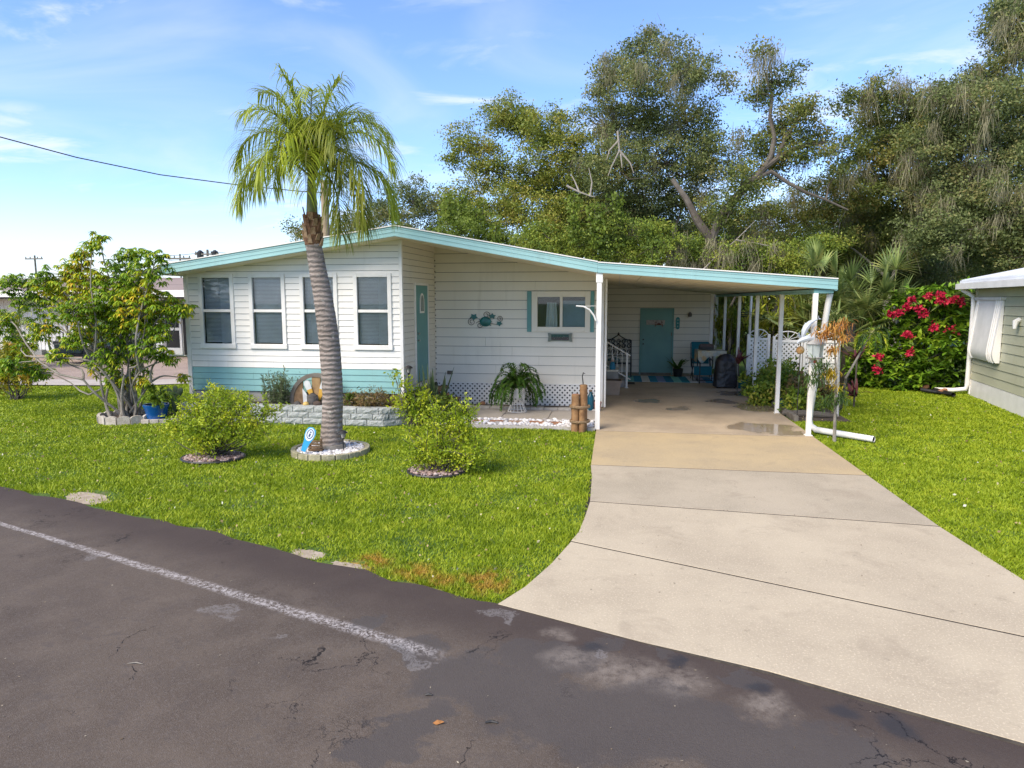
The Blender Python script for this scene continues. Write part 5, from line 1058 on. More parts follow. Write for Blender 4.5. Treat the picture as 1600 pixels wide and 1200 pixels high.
def tree(name, label, base, clumps, mat, fork=.35, tr=.28, tufts=26, per=26, leaf=.15, sig=.26, moss=0, bark=None, group='oaks and scrub behind the homes', limb=.09, droop=0.0, lean=None, twig=True, aspect=.5, cat='tree', mossmat=None, limbs=()):
    o = thing(name, label, cat, base, group); base = Vector(base)
    cs = [(Vector(c), r) for c, r in clumps]; cen = sum((c for c, _ in cs), Vector())/len(cs); top = base.lerp(cen, fork) if lean is None else Vector(lean)
    mb = MB(); tp = path(base-Vector((0,0,.2)), top, 6, .05); mb.tube(tp, [tr*(1.25-.55*i/6) for i in range(len(tp))], 10)
    V = []; MS = []
    nodes = [(top-Vector((0,0,.15)), tr*.7)]; cs.sort(key=lambda q: (q[0]-top).length)
    for lpts, ra, rb in limbs:
        k_ = len(lpts); rs_ = [ra+(rb-ra)*i/(k_-1) for i in range(k_)]; mb.tube([Vector(q) for q in lpts], rs_, 8); nodes += [(Vector(q), r_) for q, r_ in zip(lpts[1:], rs_[1:])]
    for c, r in cs:
        src, sr_ = min(nodes, key=lambda q: (q[0]-c).length+.25*(q[0]-top).length)
        lp = path(src, c, 8, .13); r0 = min(sr_*.9, limb*(.75+.14*(c-src).length)); rr_ = [r0*(1-.7*i/8) for i in range(9)]; mb.tube(lp, rr_, 7); nodes += [(lp[i], rr_[i]) for i in (3,5,7)]
        nt = max(7, int(tufts*1.7*(r/1.2)**2)); u = unit(rng.normal(size=(nt,3))); rad = rng.random(nt)**.45
        T = np.array(c)+u*rad[:,None]*np.array([r*1.12,r,r*.85])*(.75+.5*rng.random((nt,1)))
        if twig:
            for k in range(0, nt, 5):
                q = Vector(T[k]); mid = (c+q)/2+Vector(rng.normal(0,.10*r,3)); mb.tube([c, mid, q], [limb*.30, limb*.2, limb*.08], 4, cap=False)
        pe = int(per*2.9); P = np.repeat(T, pe, 0)+rng.normal(0, sig*.66, (nt*pe,3))*np.array([1.15,1.15,.62]); V.append(leaf_quads(P, leaf*.66, aspect, droop))
        if moss:
            nb = rng.poisson(moss*r)
            for _ in range(nb):
                q = np.array(c)+unit(rng.normal(size=3))*r*np.array([.95,.95,.6]); n = 110; L = rng.uniform(.4,1.5); bs = q+rng.normal(0,.15,(n,3))*np.array([1,1,1.1])
                MS.append(strips(bs, np.tile([0,0,-1.0],(n,1))+rng.normal(0,.30,(n,3)), L*(.15+.85*rng.random(n)**1.6), np.full(n,.017), np.full(n,.10), 3, side=unit(rng.normal(size=(n,3))*np.array([1,1,.0])+1e-6)))
    mb.build('trunk', bark or m_bark, o, smooth=True); polys('crown', np.concatenate(V), mat, o)
    if MS: polys('hanging_moss', np.concatenate(MS), mossmat or m_moss, o, kind='stuff')
    return o
def cl(Y, lst, dY=1.6): return [(at(x, y, Y+rng.uniform(-dY,dY)), r*mpp(Y)) for x, y, r in lst]
def fl(px, Y): q = at(px, 500, Y); return (q.x, Y, 0)
tree('oak_tree', 'dense olive-brown tree rising behind the roof ridge', fl(850,28.5), cl(28.5, [(735,225,34),(790,180,38),(815,195,40),(855,220,48),(765,265,50),(835,285,58),(900,250,50),(705,245,16),(725,320,42),(790,335,55),(880,345,60),(870,185,22)]), m_olive, tufts=40, per=30)
tree('oak_tree', 'tallest grey-green live oak standing behind the carport roof', fl(1045,27.5), cl(27.5, [(955,115,34),(1000,80,34),(1005,130,45),(1050,70,22),(1060,110,38),(1095,110,26),(930,150,22),(945,195,40),(1000,190,60),(1075,185,46),(960,260,60),(1040,255,70),(1105,245,48),(985,325,58),(1070,320,50),(1130,130,18),(920,330,46),(1015,55,14)]), m_oak2, tufts=38, per=28, moss=2.2, tr=.35)
tree('oak_tree', 'open leaning live oak with bare crooked limbs behind the carport', fl(1100,26.5), cl(26.5, [(1190,85,18),(1205,130,26),(1180,150,22),(1235,115,18),(1255,170,28),(1225,200,38),(1180,215,30),(1280,210,24),(1200,260,40),(1250,235,28),(1160,290,36),(1295,240,16),(1140,330,36),(1170,370,34),(1310,270,14)], .8), m_oak, tufts=44, per=22, leaf=.15, sig=.26, moss=1.6, limb=.09, lean=tuple(at(1112,372,26.5)), tr=.34, limbs=[([at(x,y,26.3) for x,y in pts_], ra, rb) for pts_, ra, rb in (
    ([(1112,376),(1125,340),(1150,308),(1178,280),(1195,262),(1215,247),(1240,232),(1268,226),(1292,222)], .17, .05), ([(1195,262),(1206,240),(1210,214),(1203,182),(1207,150),(1196,115)], .11, .03),
    ([(1178,280),(1205,268),(1232,286),(1258,300),(1290,312),(1325,328)], .09, .03), ([(1112,376),(1090,345),(1072,310),(1050,280)], .18, .08), ([(1215,247),(1228,215),(1244,190),(1256,168)], .09, .03))])
tree('oak_tree', 'mossy live oak with ragged crown between the carport and green house', fl(1405,29), cl(29, [(1330,155,22),(1385,145,30),(1360,190,34),(1430,165,30),(1405,210,46),(1345,240,42),(1440,230,50),(1330,300,40),(1390,290,55),(1450,300,50),(1350,360,48),(1420,370,50),(1290,330,28),(1270,290,16),(1300,370,30)]), m_oak, tufts=42, per=30, moss=3, bark=m_palebark)
tree('oak_tree', 'huge mossy live oak towering over the green house', fl(1540,26), cl(26, [(1470,150,26),(1500,140,30),(1545,120,30),(1580,50,42),(1600,10,40),(1620,80,50),(1530,170,46),(1590,170,60),(1480,220,50),(1555,240,62),(1630,250,60),(1470,290,50),(1530,310,62),(1600,330,65),(1470,360,48),(1540,390,60),(1610,400,55),(1560,20,18)]), m_oak2, tufts=44, per=30, moss=3.6, tr=.4)
tree('oak_tree', 'rounded grey-green tree between the palm crown and the ridge', fl(640,30), cl(30, [(600,335,36),(650,312,40),(690,330,40),(625,370,40),(680,375,40),(570,350,26)]), m_oak2, tufts=40, per=26)
tree('oak_tree', 'low dark tree showing over the roof behind the palm trunk', fl(520,31), cl(31, [(462,355,16),(480,370,22),(540,350,28),(515,365,26),(560,372,26)]), m_oak, tufts=36, per=22)
tree('oak_tree', 'mid-height mossy oak closing the gap behind the leaning oak', fl(1210,32), cl(32, [(1140,350,34),(1180,330,34),(1225,345,38),(1270,335,34),(1310,350,36),(1160,385,34),(1210,385,36),(1265,380,36),(1320,395,36),(1245,300,16),(1110,370,28)]), m_olive, tufts=34, per=26, moss=5)
tree('oak_tree', 'dark oak filling in behind the dead branch', fl(930,33), cl(33, [(880,300,40),(925,290,40),(965,320,44),(900,345,44),(950,370,44),(1010,360,40),(860,370,40),(1050,365,36),(1090,350,30)]), m_oak, tufts=40, per=28)
tree('oak_tree', 'leafy oak low behind the fan palm', fl(1400,33), cl(33, [(1340,390,40),(1390,400,44),(1440,395,44),(1360,430,40),(1430,435,40),(1480,430,40),(1310,420,34)]), m_oak2, tufts=40, per=28, moss=3)
# vine-covered scrub
def scrub(name, label, Y, lst, mat, tufts=46, per=28, leaf=.13, cat='shrub', group='scrub behind the roof', **k):
    x = sum(a for a, _, _ in lst)/len(lst); return tree(name, label, fl(x,Y), cl(Y, lst, .7), mat, fork=.5, tr=.10, tufts=tufts, per=per, leaf=leaf, sig=.2, limb=.05, group=group, cat=cat, **k)
scrub('vine_thicket', 'bright green vine thicket behind the roof slope', 25.8, [(700,370,34),(740,350,38),(770,385,38),(720,335,24),(800,380,34)], m_vine)
scrub('vine_thicket', 'broad leafy vine mound behind the middle of the roof', 25.6, [(830,385,36),(870,395,34),(905,385,38),(850,365,26)], m_bush)
scrub('vine_thicket', 'yellow-green vine tangle where the roof meets the carport', 25.7, [(945,385,36),(985,395,34),(1030,385,38),(1010,360,28),(960,350,22)], m_bush)
scrub('vine_thicket', 'leafy green tangle above the middle of the carport roof', 26.2, [(1075,395,32),(1110,390,34),(1150,400,32),(1190,400,30),(1170,375,24)], m_bush, moss=7)
scrub('leafy_shrub', 'light green shrub above the right end of the carport roof', 25.5, [(1215,405,28),(1250,400,30),(1240,420,26),(1285,385,32)], m_bush)
# hanging vine ribbons on the trees
def vine_drape(px, py, Y, hpx, label, w=.16):
    p0 = at(px, py, Y); h = hpx*mpp(Y); o = thing('hanging_vine', label, 'vine', p0, 'vines hanging in the trees'); n = int(260*h); t_ = rng.random(n)
    P = np.stack([p0.x+rng.normal(0,w,n)*(1-.5*t_), Y+rng.normal(0,w,n), p0.z-h*t_], 1); polys('foliage', leaf_quads(P, .13, .7, .6), m_vine, o); MB().tube([p0, p0-Vector((.03,0,h*.5)), p0-Vector((0,0,h))], .012, 4).build('stem', m_bark, o)
for px, py, hp in ((722,305,60),(745,325,50),(775,350,50),(898,300,75),(930,315,70),(938,340,40),(965,300,30),(700,300,40)): vine_drape(px, py, 25.2, hp, 'strand of bright green vine hanging in the trees behind the roof')
# dead pale branches
m_dead = pm('dead_branch', (.34,.30,.25), (.24,.21,.17), 6, .9)
for (lab, Y, segs) in (('bare forked grey branch hanging in the tall oak', 25.0, [[(965,205),(968,235),(955,262),(950,275)],[(968,235),(985,255),(990,270)],[(966,220),(952,235),(948,250)],[(970,240),(972,262)]]), ('bare pale branch poking from the vine thicket', 24.9, [[(885,290),(905,300),(922,306),(930,308)],[(905,300),(898,283),(892,272)],[(922,306),(925,285),(920,262)]]), ('bare leaning grey trunk above the carport roof', 25.6, [[(1095,425),(1120,400),(1150,375),(1180,345)],[(1150,375),(1190,382),(1225,390)]])):
    o = thing('bare_branch', lab, 'branch', at(*segs[0][0], Y))
    for s in segs: MB().tube([at(x,y,Y) for x,y in s], [.036*(1-.7*i/(len(s)-1)) for i in range(len(s))], 5).build('limb', m_dead, o, smooth=True)
# far wood closing the view under the crowns
V = []
for (x0, x1, ytop, Y, n) in ((860,1060,350,40,9000),(1060,1320,396,38,9000),(1320,1700,330,36,26000),(560,860,385,42,6000)):
    px = rng.uniform(x0, x1, n); py = ytop+rng.random(n)**1.2*(530-ytop)+rng.normal(0,7,n)+14*np.sin(px*.05); YY = Y+rng.uniform(-3,3,n)
    V.append(leaf_quads(np.array([at(a,b,c) for a,b,c in zip(px,py,YY)]), .36, .6))
o = polys('far_wood', np.concatenate(V), m_oak, None, (5,38,0), kind='stuff'); tag(o, 'dark far wood filling the gaps under the oak crowns', 'wood')
# trees along the horizon, far left and beyond
V = []
for x in np.linspace(-150, 150, 420):
    if -60 < x < 60 and False: continue
    h = 3.0+1.6*math.sin(x*.21)+rng.uniform(0,1.6); n = 46; V.append(leaf_quads(np.stack([x+rng.normal(0,1.0,n), 190+rng.normal(0,4,n), rng.uniform(0,h,n)],1), 1.0, .7))
o = polys('horizon_wood', np.concatenate(V), m_oak2, None, (0,190,0), kind='stuff'); tag(o, 'distant low tree line along the horizon', 'wood')

# ---------------------------------------------------------------- queen palm
palm = thing('queen_palm', 'tall palm with grey ringed trunk and drooping feathery fronds', 'palm tree', (-4.42,9.98,0))
ctl = [(517,703,.20),(519,660,.175),(520,620,.172),(518,580,.175),(515,540,.172),(510,500,.165),(504,460,.155),(498,430,.145),(493,400,.135),(489,378,.13)]
ctl = [(at(x,y,10.0), r*.92) for x, y, r in ctl]; n = 150; pts = []; rad = []
for i in range(n+1):
    f = i/n*(len(ctl)-1); k = min(int(f), len(ctl)-2); u = f-k
    p = ctl[k][0].lerp(ctl[k+1][0], u); ph = (i*.62) % 1.0
    pts.append(p); rad.append((ctl[k][1]*(1-u)+ctl[k+1][1]*u)*(.98+.034*ph+random.uniform(-.012,.012)))
for _ in range(3): pts = [pts[0]]+[(pts[i-1]+pts[i]*2+pts[i+1])/4 for i in range(1,n)]+[pts[n]]
t = NT('palm_bark'); zc = t.xyz(t.pos())
wv = t.n('ShaderNodeTexWave', {'Scale': 4.2, 'Distortion': 3.0, 'Detail': 3.0, 'Detail Scale': 2.0, 'Vector': t.pos()}, bands_direction='Z').outputs['Color']
cp = t.mix(t.ss(t.noise(3.5,5),.3,.7),(.34,.285,.245),(.23,.19,.16)); cp = t.mix(t.math('MULTIPLY', t.ss(wv,.5,.1), .55), cp, (.12,.095,.08)); cp = t.mix(t.math('MULTIPLY', t.ss(t.noise(7,5,.7),.56,.68), .7), cp, (.50,.45,.38))
MB().tube(pts, rad, 20).build('trunk', t.out(cp, .9, t.bump(t.math('ADD', wv, t.noise(40,4)), .6, .03)), palm, smooth=True)
MB().lathe((-4.42,9.99,-.05), [(.30,0),(.25,.06),(.205,.16)], 18).build('root_flare', m_palebark, palm, smooth=True)
pt = pts[-1]; top = at(488,292,10.0)
# fibrous brown boots
mb = MB(); m_boot = pm('brown_boots',(.27,.14,.07),(.13,.065,.035),16,.9,.7,40); m_boot2 = pm('tan_boots',(.44,.29,.17),(.30,.18,.09),16,.9,.6,40)
MB().tube([pt-Vector((0,0,.05)), pt+Vector((0,0,.08)), pt+Vector((0,0,.25)), pt+Vector((.0,0,.44))], [.125,.13,.115,.085], 14).build('leaf_boot_core', m_boot, palm, smooth=True)
for k in range(26):
    a = k*2.4; z = .0+.42*(k/26); r0 = .135-.03*(k/26); w = random.uniform(.03,.055); ba = pt+Vector((r0*math.cos(a),r0*math.sin(a),z-.06)); tx = Vector((-math.sin(a),math.cos(a),0)); ou = Vector((math.cos(a),math.sin(a),0)); h = random.uniform(.10,.2)
    MB().add([ba-tx*w, ba+tx*w, ba+tx*w*.7+ou*.03+Vector((0,0,h)), ba-tx*w*.5+ou*.035+Vector((0,0,h*.9)), ba-tx*w-ou*.02, ba+tx*w-ou*.02, ba+tx*w*.7+ou*.015+Vector((0,0,h)), ba-tx*w*.5+ou*.018+Vector((0,0,h*.9))], FQ).build('leaf_boot', random.choice((m_boot,m_boot2,m_boot2)), palm)
m_shaft = pm('green_crownshaft',(.13,.17,.06),(.20,.19,.07),7,.55,.2,30)
MB().tube([pt+Vector((0,0,.42)), pt+Vector((.005,0,.65)), pt+Vector((.01,0,.95)), pt+Vector((.01,0,1.15))], [.085,.075,.06,.035], 14).build('crownshaft', m_shaft, palm, smooth=True)
m_frond = lm('palm_leaflets', [(0.17,0.205,0.0233),(0.298,0.371,0.0324),(0.456,0.508,0.0454)], .35, .45, 1.2); m_frond2 = lm('palm_leaflets_yellow', [(.16,.20,.02),(.28,.31,.03),(.36,.36,.05)], .4, .45, 1.2)
m_rach = pm('palm_rachis',(.16,.20,.05),(.22,.20,.06),8,.5)
heart = pt+Vector((.01,0,1.0))
def frond(parent, org, az, el, L, curl, mat, leafL=.5, nl=58, hang=.55, wid=.022, rmat=None, r0=.018, name='frond', seg=5):
    """one pinnate leaf: arching rachis with drooping leaflets"""
    d = Vector((math.cos(az)*math.cos(el), math.sin(az)*math.cos(el), math.sin(el))); p = Vector(org); P = [p.copy()]; D = [d.copy()]; n = 26
    for i in range(n):
        p = p+d*(L/n); d = (d+Vector((0,0,-curl*(.4+1.3*i/n)/n*3))).normalized(); P.append(p.copy()); D.append(d.copy())
    B = []; D0 = []; LL = []; 
    for k in range(nl):
        f = .14+.86*(k+.5)/nl; i = min(int(f*n), n-1); pp = P[i].lerp(P[i+1], f*n-i); dd = D[i]
        s = dd.cross(Vector((0,0,1)))
        if s.length < .05: s = Vector((math.sin(az),-math.cos(az),0))
        s.normalize(); up = s.cross(dd)
        for sg_ in (-1,1):
            e = s*sg_*.9+dd*(.55+.5*f)+up*random.uniform(-.2,.85)+Vector(rng.normal(0,.12,3)); B.append(pp); D0.append(e.normalized()); LL.append(leafL*(math.sin(math.pi*min(.98,.12+.80*f))**.6)*random.uniform(.75,1.1))
    B, D0, LL = np.array(B), np.array(D0), np.array(LL)
    V = strips(B, D0, LL, np.full(len(B), wid), hang*(.7+.6*rng.random(len(B))), seg)
    fo = strip_obj(name, V, mat, parent, seg)
    MB().tube(P[::2]+[P[-1]], [r0*(1-.85*i/(len(P[::2]))) for i in range(len(P[::2])+1)], 5).build('rachis', rmat or m_rach, fo, smooth=True)
    return fo
FR = [(180,62,1.9,1.15,0),(172,78,1.85,.75,0),(195,45,1.75,1.35,0),(150,55,1.6,1.2,0),(240,50,1.55,1.5,0),(265,68,1.5,1.5,0),(290,52,1.6,1.5,0),(315,66,1.7,1.2,1),(335,50,1.85,1.35,1),(0,60,2.0,1.2,0),(12,42,1.95,1.25,0),(20,70,1.85,.95,0),(350,28,1.65,1.6,1),(330,12,1.5,1.8,1),(85,60,1.6,1.2,0),(300,80,1.5,.9,0),(90,75,1.6,.9,0),(135,72,1.7,.8,0),(45,74,1.8,.8,0),(225,74,1.6,.9,0),(5,82,1.7,.6,0),(190,84,1.7,.6,0)]
for az, el, L_, cu, yel in FR: frond(palm, heart+Vector((.03*math.cos(R(az)),.03*math.sin(R(az)),random.uniform(-.08,.08))), R(az), R(el), L_*.88, cu, m_frond2 if yel else m_frond, leafL=.70, nl=78, hang=.50, wid=.017)

# ---------------------------------------------------------------- shrubs in front
m_gold = lm('golden_shrub_leaves', [(0.148,0.232,0.0132),(0.281,0.377,0.0198),(0.458,0.536,0.0308),(0.65,0.638,0.044)], .35, .45, 3.0) if True else lm('gold_b', [(0.135,0.169,0.012),(0.257,0.286,0.0192),(0.405,0.403,0.0264),(0.513,0.442,0.036)], .35, .45, 3.0)
def shrub(name, label, base, lst, mat, leaf=.05, tufts=60, per=22, sig=.055, stems=14, group=None, bark=m_bark, cat='shrub', aspect=.5, droop=0.0, sr=.010, shoots=0):
    o = thing(name, label, cat, base, group); base = Vector(base); mb = MB(); V = []
    for c, r in lst:
        c = Vector(c); nt = max(4, int(tufts*(r/.25)**2)); u = unit(rng.normal(size=(nt,3))); T = np.array(c)+u*(rng.random(nt)**.5)[:,None]*r*(.7+.75*rng.random((nt,1)))
        P = np.repeat(T, per, 0)+rng.normal(0, sig, (nt*per,3)); V.append(leaf_quads(P, leaf, aspect, droop))
        for k in range(max(2, stems//max(1,len(lst)))):
            q = Vector(T[rng.integers(nt)]); mb.tube(path(base+Vector((rng.normal(0,.05),rng.normal(0,.05),-.03)), q, 5, .12), [sr*(1.2-.16*i) for i in range(6)], 5)
    for k in range(shoots):
        c, r = lst[rng.integers(len(lst))]; u = unit(rng.normal(size=3)+np.array([0,0,.6])); p0 = np.array(c)+u*r*.6; L_ = rng.uniform(.12,.34); tt = rng.random(34)[:,None]
        V.append(leaf_quads(p0+u*L_*tt+rng.normal(0,.022,(34,3)), leaf, aspect)); mb.tube([Vector(c), Vector(p0), Vector(p0+u*L_)], [.006,.005,.003], 4)
    mb.build('stems', bark, o, smooth=True); polys('foliage', np.concatenate(V), mat, o); return o
def blobs3(cx, cy, spec): return [((cx+x+rng.normal(0,.04), cy+y*1.4+rng.normal(0,.05), z*.92+rng.normal(0,.04)), r*rng.uniform(.75,1.1)) for x, y, z, r in spec]
s1 = blobs3(-5.98,9.35,[(0,0,.78,.25),(-.35,.05,.62,.26),(.35,0,.66,.26),(.55,.1,.55,.2),(-.55,0,.48,.2),(0,-.1,.50,.30),(.15,.1,.85,.2),(-.2,.1,.86,.17),(.3,-.1,.38,.24),(-.25,-.1,.36,.24),(.62,0,.36,.14),(-.66,.05,.62,.12),(.7,.2,.66,.12),(0,-.15,.22,.2),(.05,.05,1.0,.10),(-.42,.1,.82,.12),(.45,.1,.86,.12)])
shrub('golden_shrub', 'rounded yellow-green shrub beside the blue pot end of the raised bed', (-6.05,9.35,0), s1, m_gold, tufts=44, per=17, stems=60, shoots=120, leaf=.044)
s2 = blobs3(-2.34,9.05,[(x_, y_, z_*.86, r_*.95) for x_, y_, z_, r_ in [(0,0,.70,.22),(-.22,.05,.66,.20),(.22,0,.62,.22),(.42,.1,.50,.18),(-.38,0,.44,.18),(0,-.1,.42,.27),(.12,.1,.80,.16),(-.15,.1,.82,.14),(.28,-.1,.34,.22),(-.22,-.1,.28,.2),(.50,0,.36,.15),(-.48,.05,.58,.10),(.1,-.1,.2,.2),(-.2,0,.92,.08),(.25,.05,.85,.09)]])
shrub('golden_shrub', 'rounded yellow-green shrub in front of the brick stepping path', (-2.38,9.05,0), s2, m_gold, tufts=50, per=17, stems=70, shoots=90, leaf=.042)
m_pinkpeb = lm('pink_pebbles', [(.12,.08,.07),(.38,.26,.22),(.55,.50,.46)], 0, .8)
for (x, y, rx_, lab) in ((-6.0,9.28,.46,'dark-edged pebble ring under the shrub nearest the blue pot'),(-2.45,8.98,.40,'dark-edged pebble ring under the shrub by the brick path')):
    o = thing('pebble_ring', lab, 'garden bed', (x,y,0)); MB().tube([(x+rx_*math.cos(a),y+rx_*.85*math.sin(a),.0) for a in np.linspace(0,6.283,30)], .018, 6).build('plastic_edging', m_black, o, smooth=True); MB().lathe((x,y,-.04),[(rx_*.97,0),(rx_*.97,.04),(.001,.05)],24,0,1,.85).build('soil', m_soil, o)
    pebbles('pebbles', 420, inell(x,y,rx_*.95,rx_*.8), .014, .032, m_pinkpeb, o, .0, .7); BEDS.append(('ell',x,y,rx_*1.02,rx_*.87))
# multi-stem tree with whorled leaves at the left
m_sche = lm('whorled_leaves', [(0.0834,0.169,0.0132),(0.141,0.261,0.0176),(0.217,0.346,0.022),(0.367,0.473,0.0264),(0.567,0.557,0.033),(0.7,0.456,0.033)], .3, .4, 1.1) if True else lm('whorled_leaves_b', [(0.0675,0.123,0.013),(0.128,0.196,0.0182),(0.24,0.29,0.0234),(0.45,0.392,0.0286),(0.57,0.29,0.026)], .3, .4, 1.1)
o = thing('umbrella_tree', 'multi-stem yellow-green umbrella tree in a scalloped ring', 'tree', TB)
spec = [(55,465,34),(25,440,26),(105,430,34),(150,440,36),(195,430,40),(145,385,16),(128,402,18),(155,370,12),(120,415,14),(205,398,22),(232,425,30),(245,400,14),(165,490,44),(115,480,36),(225,480,44),(195,540,34),(165,560,24),(262,470,22),(280,485,18),(292,478,12),(35,535,24),(18,570,24),(60,580,20),(70,510,28),(235,545,24),(215,450,36),(90,555,14),(250,520,18),(285,590,10),(5,500,26),(180,600,12),(140,520,34),(200,510,38),(245,495,30),(100,455,34),(180,465,36),(75,440,26),(215,575,20),(150,575,16),(185,590,18),(225,595,14),(260,560,14),(120,530,20)]
mb = MB(); V = []; stemb = [TB+Vector((random.uniform(-.28,.28),random.uniform(-.18,.18),-.03)) for _ in range(24)]; mids = [Vector((TB.x+random.uniform(-.75,.6), TB.y+random.uniform(-.4,.4), random.uniform(.75,1.25))) for _ in range(24)]
for b_, m_ in zip(stemb, mids): mb.tube(path(b_, m_, 6, .10), [.032,.029,.026,.024,.022,.020,.018], 7)
for x, y, r in spec:
    c_ = at(x, y, 12.1+rng.uniform(-.5,.5)); rr = r*mpp(12.2,-9.5); m_ = min(mids, key=lambda q: (q-c_).length*(1+.3*rng.random())); mb.tube(path(m_, c_, 6, .14), [.024,.021,.018,.016,.013,.011,.008], 6)
    nt = max(9, int(120*(rr/.5)**1.6)); u = unit(rng.normal(size=(nt,3))); T = np.array(c_)+u*(rng.random(nt)**.45)[:,None]*rr*np.array([1.25,1.0,.8])
    for k in range(nt):
        nl = 9; a = np.linspace(0, 2*math.pi, nl, endpoint=False)+rng.random(); dr = np.stack([np.cos(a),np.sin(a),np.full(nl,-.25)+rng.normal(0,.3,nl)],1); V.append(strips(np.tile(T[k],(nl,1)), dr, np.full(nl,.125)*(.7+.5*rng.random(nl)), np.full(nl,.036), np.full(nl,.50), 3))
        if k % 3 == 0: mb.tube([c_, Vector(T[k])], [.006,.003], 4, cap=False)
mb.build('trunk', m_palebark, o, smooth=True)
Vc = np.concatenate([v.reshape(3,-1,4,3) for v in V], 1).reshape(-1,4,3); strip_obj('crown', Vc, m_sche, o, 3)
c_ = at(22,572,14.2); shrub('croton_bush', 'yellow and orange leafy bush at the side drive edge', (c_.x,14.2,0), [((c_.x,14.2,.75),.40),((c_.x-.4,14.2,.55),.34),((c_.x+.45,14.2,.62),.28),((c_.x+.1,14.2,1.05),.28),((c_.x-.3,14.2,1.0),.25)], lm('croton_leaves', [(.13,.17,.014),(.28,.30,.02),(.48,.40,.03),(.50,.24,.03)], .35, .45, 2.5), .10, 46, 12, .07, 20, aspect=.35, shoots=30)
# fern generator
m_fern = lm('fern_green', [(0.036,0.084,0.012),(0.066,0.144,0.0168),(0.102,0.204,0.024)], .25, .5, 3); m_fernl = lm('fern_light', [(0.09,0.165,0.0156),(0.15,0.255,0.0208),(0.255,0.345,0.0286)], .3, .5, 3)
def fern(name, label, org, n, L, mat, el=(35,75), curl=1.2, leafL=.08, nl=30, cat='fern', wid=.016, parent=None):
    o = parent or thing(name, label, cat, org); 
    for k in range(n):
        az = 6.283*k/n*2.618+random.uniform(-.2,.2); frond(o, Vector(org)+Vector((.03*math.cos(az),.03*math.sin(az),0)), az, R(random.uniform(*el)), L*random.uniform(.7,1.1), curl*random.uniform(.8,1.2), mat, leafL=leafL, nl=nl, hang=.25, wid=wid, r0=.006, seg=3)
    return o
fc = at(808,598,14.15); o = thing('potted_fern', 'large arching sword fern on a white wire stand by the lattice', 'fern', (fc.x,14.15,.012))
MB().lathe((fc.x,14.15,.0), [(.13,.30),(.18,.50),(.19,.52),(.17,.52)], 18).build('pot', m_whitep, o, smooth=True)
for k in range(14):
    a = k*6.283/14; MB().tube([(fc.x+.20*math.cos(a),14.15+.20*math.sin(a),.015),(fc.x+.13*math.cos(a),14.15+.13*math.sin(a),.18),(fc.x+.18*math.cos(a),14.15+.18*math.sin(a),.42)], .006, 5).build('stand_wire', m_whitep, o)
for z, r_0 in ((.02,.20),(.18,.13),(.42,.18)): MB().tube([(fc.x+r_0*math.cos(a),14.15+r_0*math.sin(a),z) for a in np.linspace(0,6.283,20)], .007, 5).build('stand_hoop', m_whitep, o)
fern('', '', (fc.x,14.15,.50), 60, .82, m_fern, (25,86), 1.55, .10, 36, parent=o, wid=.028)
fern('', '', (-8.90,12.0,.31), 26, .50, m_fernl, (48,88), .9, .10, 24, parent=pot, wid=.024)
# other plants: blades
def blades(name, label, org, n, L, W, mat, spread=.5, bend=.15, nseg=5, cat='plant', rad=.1, group=None, parent=None, pname='leaf'):
    o = parent or thing(name, label, cat, org, group); base = np.array(org)+rng.normal(0,rad,(n,3))*np.array([1,1,0]); d = np.concatenate([rng.normal(0,spread,(n,2)), np.ones((n,1))],1)
    strip_obj('leaves', strips(base, d, L*(.6+.5*rng.random(n)), W*(.7+.5*rng.random(n)), bend*(.5+rng.random(n)), nseg), mat, o, nseg); return o
m_snake = lm('snake_plant', [(.05,.08,.03),(.09,.13,.05),(.16,.19,.09)], .1, .4, 6); m_ti = lm('ti_leaves', [(.07,.018,.022),(.13,.035,.04),(.20,.07,.06)], .25, .4, 3); m_strap = lm('strap_leaves', [(.08,.13,.012),(.15,.22,.02),(.26,.30,.04)], .3, .4, 3)
m_rosem = lm('grey_green_leaves', [(0.07,0.105,0.042),(0.126,0.168,0.063),(0.182,0.224,0.098)], .2, .6, 5); m_bronze = lm('bronze_leaves', [(0.091,0.111,0.026),(0.182,0.143,0.052),(0.286,0.169,0.078),(0.182,0.195,0.039)], .25, .5, 5)
p = at(676,600,13.1); blades('snake_plant', 'upright snake plant beside the wooden front steps', (p.x,13.3,.0), 26, 1.02, .075, m_snake, .16, .02, 5, 'snake plant', .14)
for px, py, Y, r, lab in ((668,625,12.9,.28,'bright green leafy plant at the foot of the snake plant'),(690,630,13.2,.22,'low green foliage against the lattice skirt')):
    c_ = at(px,py,Y); shrub('leafy_plant', lab, (c_.x,Y,0), [((c_.x,Y,.26),r),((c_.x+.25,Y+.05,.14),r*.7),((c_.x+.45,Y,.1),r*.5)], m_vine, .09, 40, 12, .05, 8, aspect=.6, cat='plant')
c_ = at(645,640,12.35); shrub('variegated_plant', 'airy yellow-green plant at the corner of the raised bed', (c_.x,12.3,0), [((c_.x-.02,12.3,.30),.24),((c_.x-.25,12.3,.42),.15),((c_.x+.18,12.35,.55),.17),((c_.x-.05,12.35,.75),.16),((c_.x-.30,12.3,.95),.10),((c_.x+.1,12.3,.2),.2)], m_gold, .08, 34, 9, .06, 18, aspect=.45, cat='plant')
c_ = at(432,610,12.6); o = thing('rosemary_bush', 'upright grey-green rosemary-like bush in the raised bed', 'shrub', (c_.x,12.6,.285)); V = []; mb = MB()
